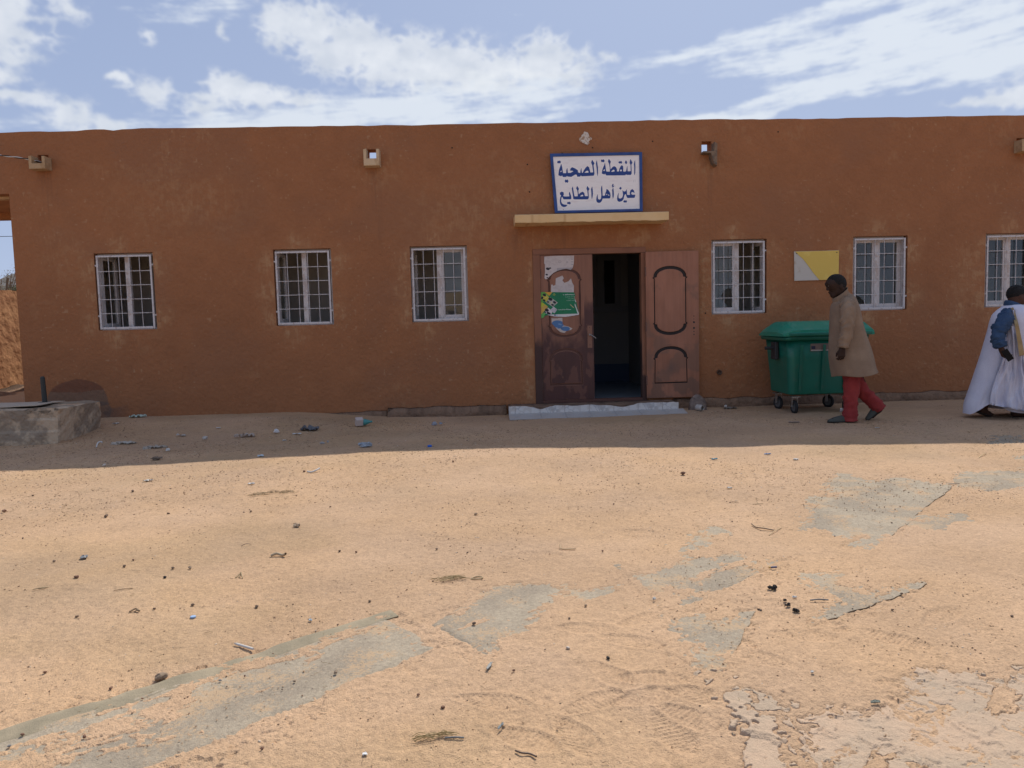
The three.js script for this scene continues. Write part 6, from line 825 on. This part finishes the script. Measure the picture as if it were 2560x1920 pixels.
sized(litter('twig', 'thin brown twig at the edge of the stony patch', 'twig', stick([[-0.08, 0, 0.03], [0, 0.006, 0.01], [0.1, 0, -0.03]], 0.004), [0.26, 0.17, 0.08], -1.81, 6.96), 0.45);
sized(litter('twig', 'pale split twig at the near end of the stony patch', 'twig', join([stick([[-0.06, 0, 0.01], [0.0, 0.008, 0], [0.05, 0.003, -0.03]], 0.004), stick([[-0.02, 0, 0.0], [0.05, 0.01, 0.01]], 0.003)]), [0.42, 0.31, 0.17], -2.24, 6.9), 0.6);
sized(litter('twig', 'thin dark twig standing up from the sand in the middle distance', 'twig', stick([[-0.03, 0, 0.02], [0.02, 0.02, 0], [0.07, 0.0, -0.05]], 0.0035), [0.15, 0.1, 0.06], -1.44, 6.2), 0.5);
litter('twig', 'tuft of pale forked twigs near the dark stones', 'twig', join([stick([[0, 0, 0.02], [0.0, 0.015, -0.02]], 0.003), stick([[0.02, 0, 0.03], [0.0, 0.02, -0.01]], 0.003), stick([[-0.02, 0, 0.02], [-0.005, 0.012, -0.02]], 0.003)]), [0.36, 0.25, 0.12], -1.28, 6.8);
function grassWisp(label, x, z, w, n, c) { const L = []; for (let i = 0; i < n; i++) { const a = rr(-0.5, 0.5), px = rr(-w, w), pz = rr(-w, w) * 0.35, l = rr(0.02, 0.07); L.push(tube([[px, 0.003, pz], [px + Math.cos(a) * l * 0.5, rr(0.004, 0.012), pz - Math.sin(a) * l * 0.5], [px + Math.cos(a) * l, 0.003, pz - Math.sin(a) * l]], 0.0012, 6, 4)); } return litter('dry_grass', label, 'dry grass', join(L), c, x, z, 0.004, 0.3); }
grassWisp('wisp of dry yellow grass beside a dark stone on the open sand', -0.2, 6.98, 0.08, 34, [0.3, 0.21, 0.08]);
grassWisp('wisp of dry yellow grass nearest the camera', -0.2, 8.48, 0.05, 26, [0.33, 0.23, 0.09]);
grassWisp('mat of brown dry grass out on the sand before the second window', -1.65, 4.85, 0.16, 60, [0.26, 0.18, 0.08]);
litter('twig_curl', 'ring of curled straw beyond the long felt sheet', 'straw', tube([[0, 0.004, 0], [0.03, 0.006, -0.02], [0.06, 0.004, -0.01], [0.04, 0.005, 0.015], [0.0, 0.004, 0.012]], 0.003, 20, 5), [0.38, 0.27, 0.13], -0.08, 6.98);
litter('bottle_cap', 'pale blue bottle cap on the sand beyond the long felt sheet', 'cap', capGeo.clone().scale(0.48, 0.35, 0.48), [0.28, 0.42, 0.62], -1.32, 7.36);
litter('plastic_chip', 'pale bluish plastic chip on the sand beside the felt sheet end', 'chip', leafy(40, 0.014, 0.012, 0.01), [0.5, 0.56, 0.58], -0.78, 7.45);
{ const t = thing('pen', 'white plastic pen lying on the sand by the long felt sheet', 'pen', onGround(-0.985, 7.715, 0.008)); t.rotation.set(0, -0.6, 0); part('barrel', boxUv(new THREE.CylinderGeometry(0.0052, 0.0052, 0.1, 10).rotateZ(Math.PI / 2)), std([0.62, 0.58, 0.52], 0.4), t); part('tip', boxUv(new THREE.CylinderGeometry(0.005, 0.0018, 0.016, 10).rotateZ(-Math.PI / 2)), std([0.5, 0.42, 0.35], 0.4), t, [-0.058, 0, 0]); }
litter('twig', 'crumpled brown twig above the pale blue cap', 'twig', join([stick([[-0.02, 0, 0.01], [0.0, 0.006, -0.01], [0.025, 0.002, 0.01]], 0.004), stick([[0, 0, 0.012], [0.018, 0.006, 0.0]], 0.003)]), [0.26, 0.17, 0.09], -1.62, 7.26);
litter('paper_scrap', 'square white paper scrap on the sand nearest the camera', 'paper', leafy(41, 0.013, 0.012, 0.006), [0.72, 0.71, 0.69], -0.38, 8.56, 0, 0.4);
litter('stick', 'thin grey stick lying across the sand nearest the camera', 'stick', stick([[-0.03, 0, 0], [0, 0.002, 0.002], [0.03, 0, 0.004]], 0.0025), [0.16, 0.17, 0.17], -0.115, 8.485);
litter('stick', 'grey-blue strip of plastic standing on the sand beside the dry grass', 'plastic', leafy(42, 0.006, 0.035, 0.012), [0.24, 0.27, 0.27], 0.03, 8.44, 0.002, -0.5);
litter('felt_strip', 'loose grey strip of felt between the two felt pieces', 'felt', leafy(43, 0.01, 0.05, 0.008), [0.24, 0.24, 0.225], -0.0, 7.99, 0.002, -0.3);
const soot = (s, k) => join([0, 1, 2, 3, 4].map((i) => crumple(50 + s + i, k * rr(0.5, 1), k * rr(0.5, 1), k * rr(0.5, 1)).translate(rr(-1, 1) * k, k * 0.3, rr(-1, 1) * k)));
litter('burnt_lump', 'largest lump of burnt black plastic on the sand', 'burnt plastic', soot(0, 0.014), SM.black, 1.34, 7.31, 0.004);
litter('burnt_lump', 'burnt black bit at the far end of the trail from the folded felt corner', 'burnt plastic', soot(10, 0.011), SM.black, 1.325, 7.6, 0.003);
litter('burnt_lump', 'burnt black bit in the middle of the trail', 'burnt plastic', soot(20, 0.009), SM.black, 1.32, 7.53, 0.003);
litter('burnt_lump', 'smallest burnt crumb in the trail of black bits', 'burnt plastic', soot(30, 0.006), SM.black, 1.33, 7.465, 0.003);
{ const t = thing('lighter', 'dark blue and gold lighter lying on the felt near the burnt lump', 'lighter', onGround(1.47, 6.97, 0.005)); t.rotation.set(0, 0.1, 0); t.scale.setScalar(0.55); part('case', bx(-0.03, -0.006, -0.01, 0.032, 0.008, 0.01, 0.004), std([0.03, 0.04, 0.12], 0.3), t); part('hood', bx(-0.048, -0.006, -0.01, -0.0305, 0.008, 0.01, 0.003), std([0.36, 0.25, 0.1], 0.3, { metalness: 0.8 }), t); }
litter('felt_chip', 'greenish-grey felt chip by the flaking concrete', 'felt', leafy(44, 0.03, 0.012, 0.01), [0.17, 0.19, 0.15], 1.27, 8.38, 0.002);
litter('twig', 'wavy dark twig nearest the camera at the shoe prints', 'twig', stick([[-0.035, 0, -0.012], [-0.01, 0.004, 0.002], [0.01, 0.002, -0.002], [0.035, 0.004, 0.012]], 0.003), [0.12, 0.075, 0.05], 0.1, 8.6, 0, -0.3);
litter('paper_scrap', 'folded white scrap at the edge of the patchy felt sheet', 'paper', leafy(45, 0.012, 0.02, 0.02), W, 0.76, 7.38, 0, -0.6);
litter('paper_scrap', 'white scrap right beside the burnt lump', 'paper', leafy(46, 0.018, 0.012, 0.014), W, 1.39, 7.43);
litter('dead_leaf', 'folded dark leaf at the tip of the narrow felt strip', 'leaf', leafy(47, 0.009, 0.02, 0.02), [0.11, 0.085, 0.07], 1.175, 7.58, 0.002, 0.5);
litter('stick', 'thin grey stick on the folded felt corner', 'stick', stick([[-0.04, 0, 0], [0, 0.003, 0.003], [0.04, 0, 0.006]], 0.003), [0.13, 0.13, 0.13], 1.48, 7.48, 0.004);
litter('paper_scrap', 'torn white scrap on open sand beyond the concrete', 'paper', leafy(48, 0.011, 0.009, 0.01), W, 1.15, 8.17, 0, 0.7);
sized(litter('twig', 'bent brown root lying on the sand before the widest felt sheet', 'twig', stick([[-0.06, 0.01, -0.12], [-0.05, 0.004, -0.02], [0.0, 0.012, 0.06], [0.07, 0.004, 0.1]], 0.006), [0.2, 0.12, 0.06], 1.68, 6.24), 0.65);
sized(litter('straw_stalk', 'long pale straw crossing the bent brown root', 'straw', stick([[-0.12, 0, 0.13], [0, 0.01, 0], [0.12, 0, -0.13]], 0.004), [0.52, 0.38, 0.2], 1.73, 6.32), 0.55);
sized(litter('straw_stalk', 'long pale straw lying at the shadow edge in front of the robed man', 'straw', stick([[-0.25, 0, 0.25], [0, 0.02, 0], [0.25, 0, -0.25]], 0.008), [0.55, 0.4, 0.2], 4.5, 4.05), 0.42);
sized(litter('twig', 'short dark twig on the sand, one of a crossing pair', 'twig', stick([[-0.07, 0, 0], [0, 0.008, 0], [0.07, 0, -0.01]], 0.005), [0.2, 0.12, 0.06], 1.72, 5.58), 0.35);
sized(litter('twig', 'short pale twig on the sand next to a dark one', 'twig', join([stick([[-0.08, 0, 0.02], [0.08, 0.004, 0.02]], 0.004), stick([[0, 0, 0.01], [0.005, 0.03, -0.05]], 0.004)]), [0.36, 0.25, 0.12], 1.86, 5.66), 0.45);
sized(litter('twig', 'thin dark twig beside the straight hem of the widest felt sheet', 'twig', stick([[-0.12, 0, 0], [0.12, 0.004, 0.01]], 0.006), [0.15, 0.11, 0.08], 3.47, 5.28), 0.35);
sized(litter('twig_curl', 'pale hooked root end on the sand beyond the patchy felt sheet', 'twig', stick([[-0.06, 0.02, -0.07], [-0.055, 0.004, 0.0], [0.0, 0.004, 0.02], [0.07, 0.003, 0.015]], 0.005), [0.42, 0.28, 0.14], 0.46, 6.52), 0.65);
litter('plastic_chip', 'teal plastic chip at the shadow edge in front of the door', 'chip', leafy(60, 0.05, 0.02, 0.02), [0.05, 0.25, 0.32], 2.07, 4.0);
litter('plastic_chip', 'blue plastic chip at the shadow edge in front of the bin', 'chip', leafy(61, 0.05, 0.02, 0.02), [0.08, 0.22, 0.45], 2.61, 3.84);
litter('paper_scrap', 'white scrap on the sunlit sand in front of the bin', 'paper', leafy(62, 0.045, 0.025, 0.02), W, 2.76, 4.12);
litter('paper_scrap', 'rounded white scrap in the middle of the yard before the bin', 'paper', leafy(63, 0.032, 0.02, 0.02), W, 1.83, 5.16);

renderer.render(scene, camera);
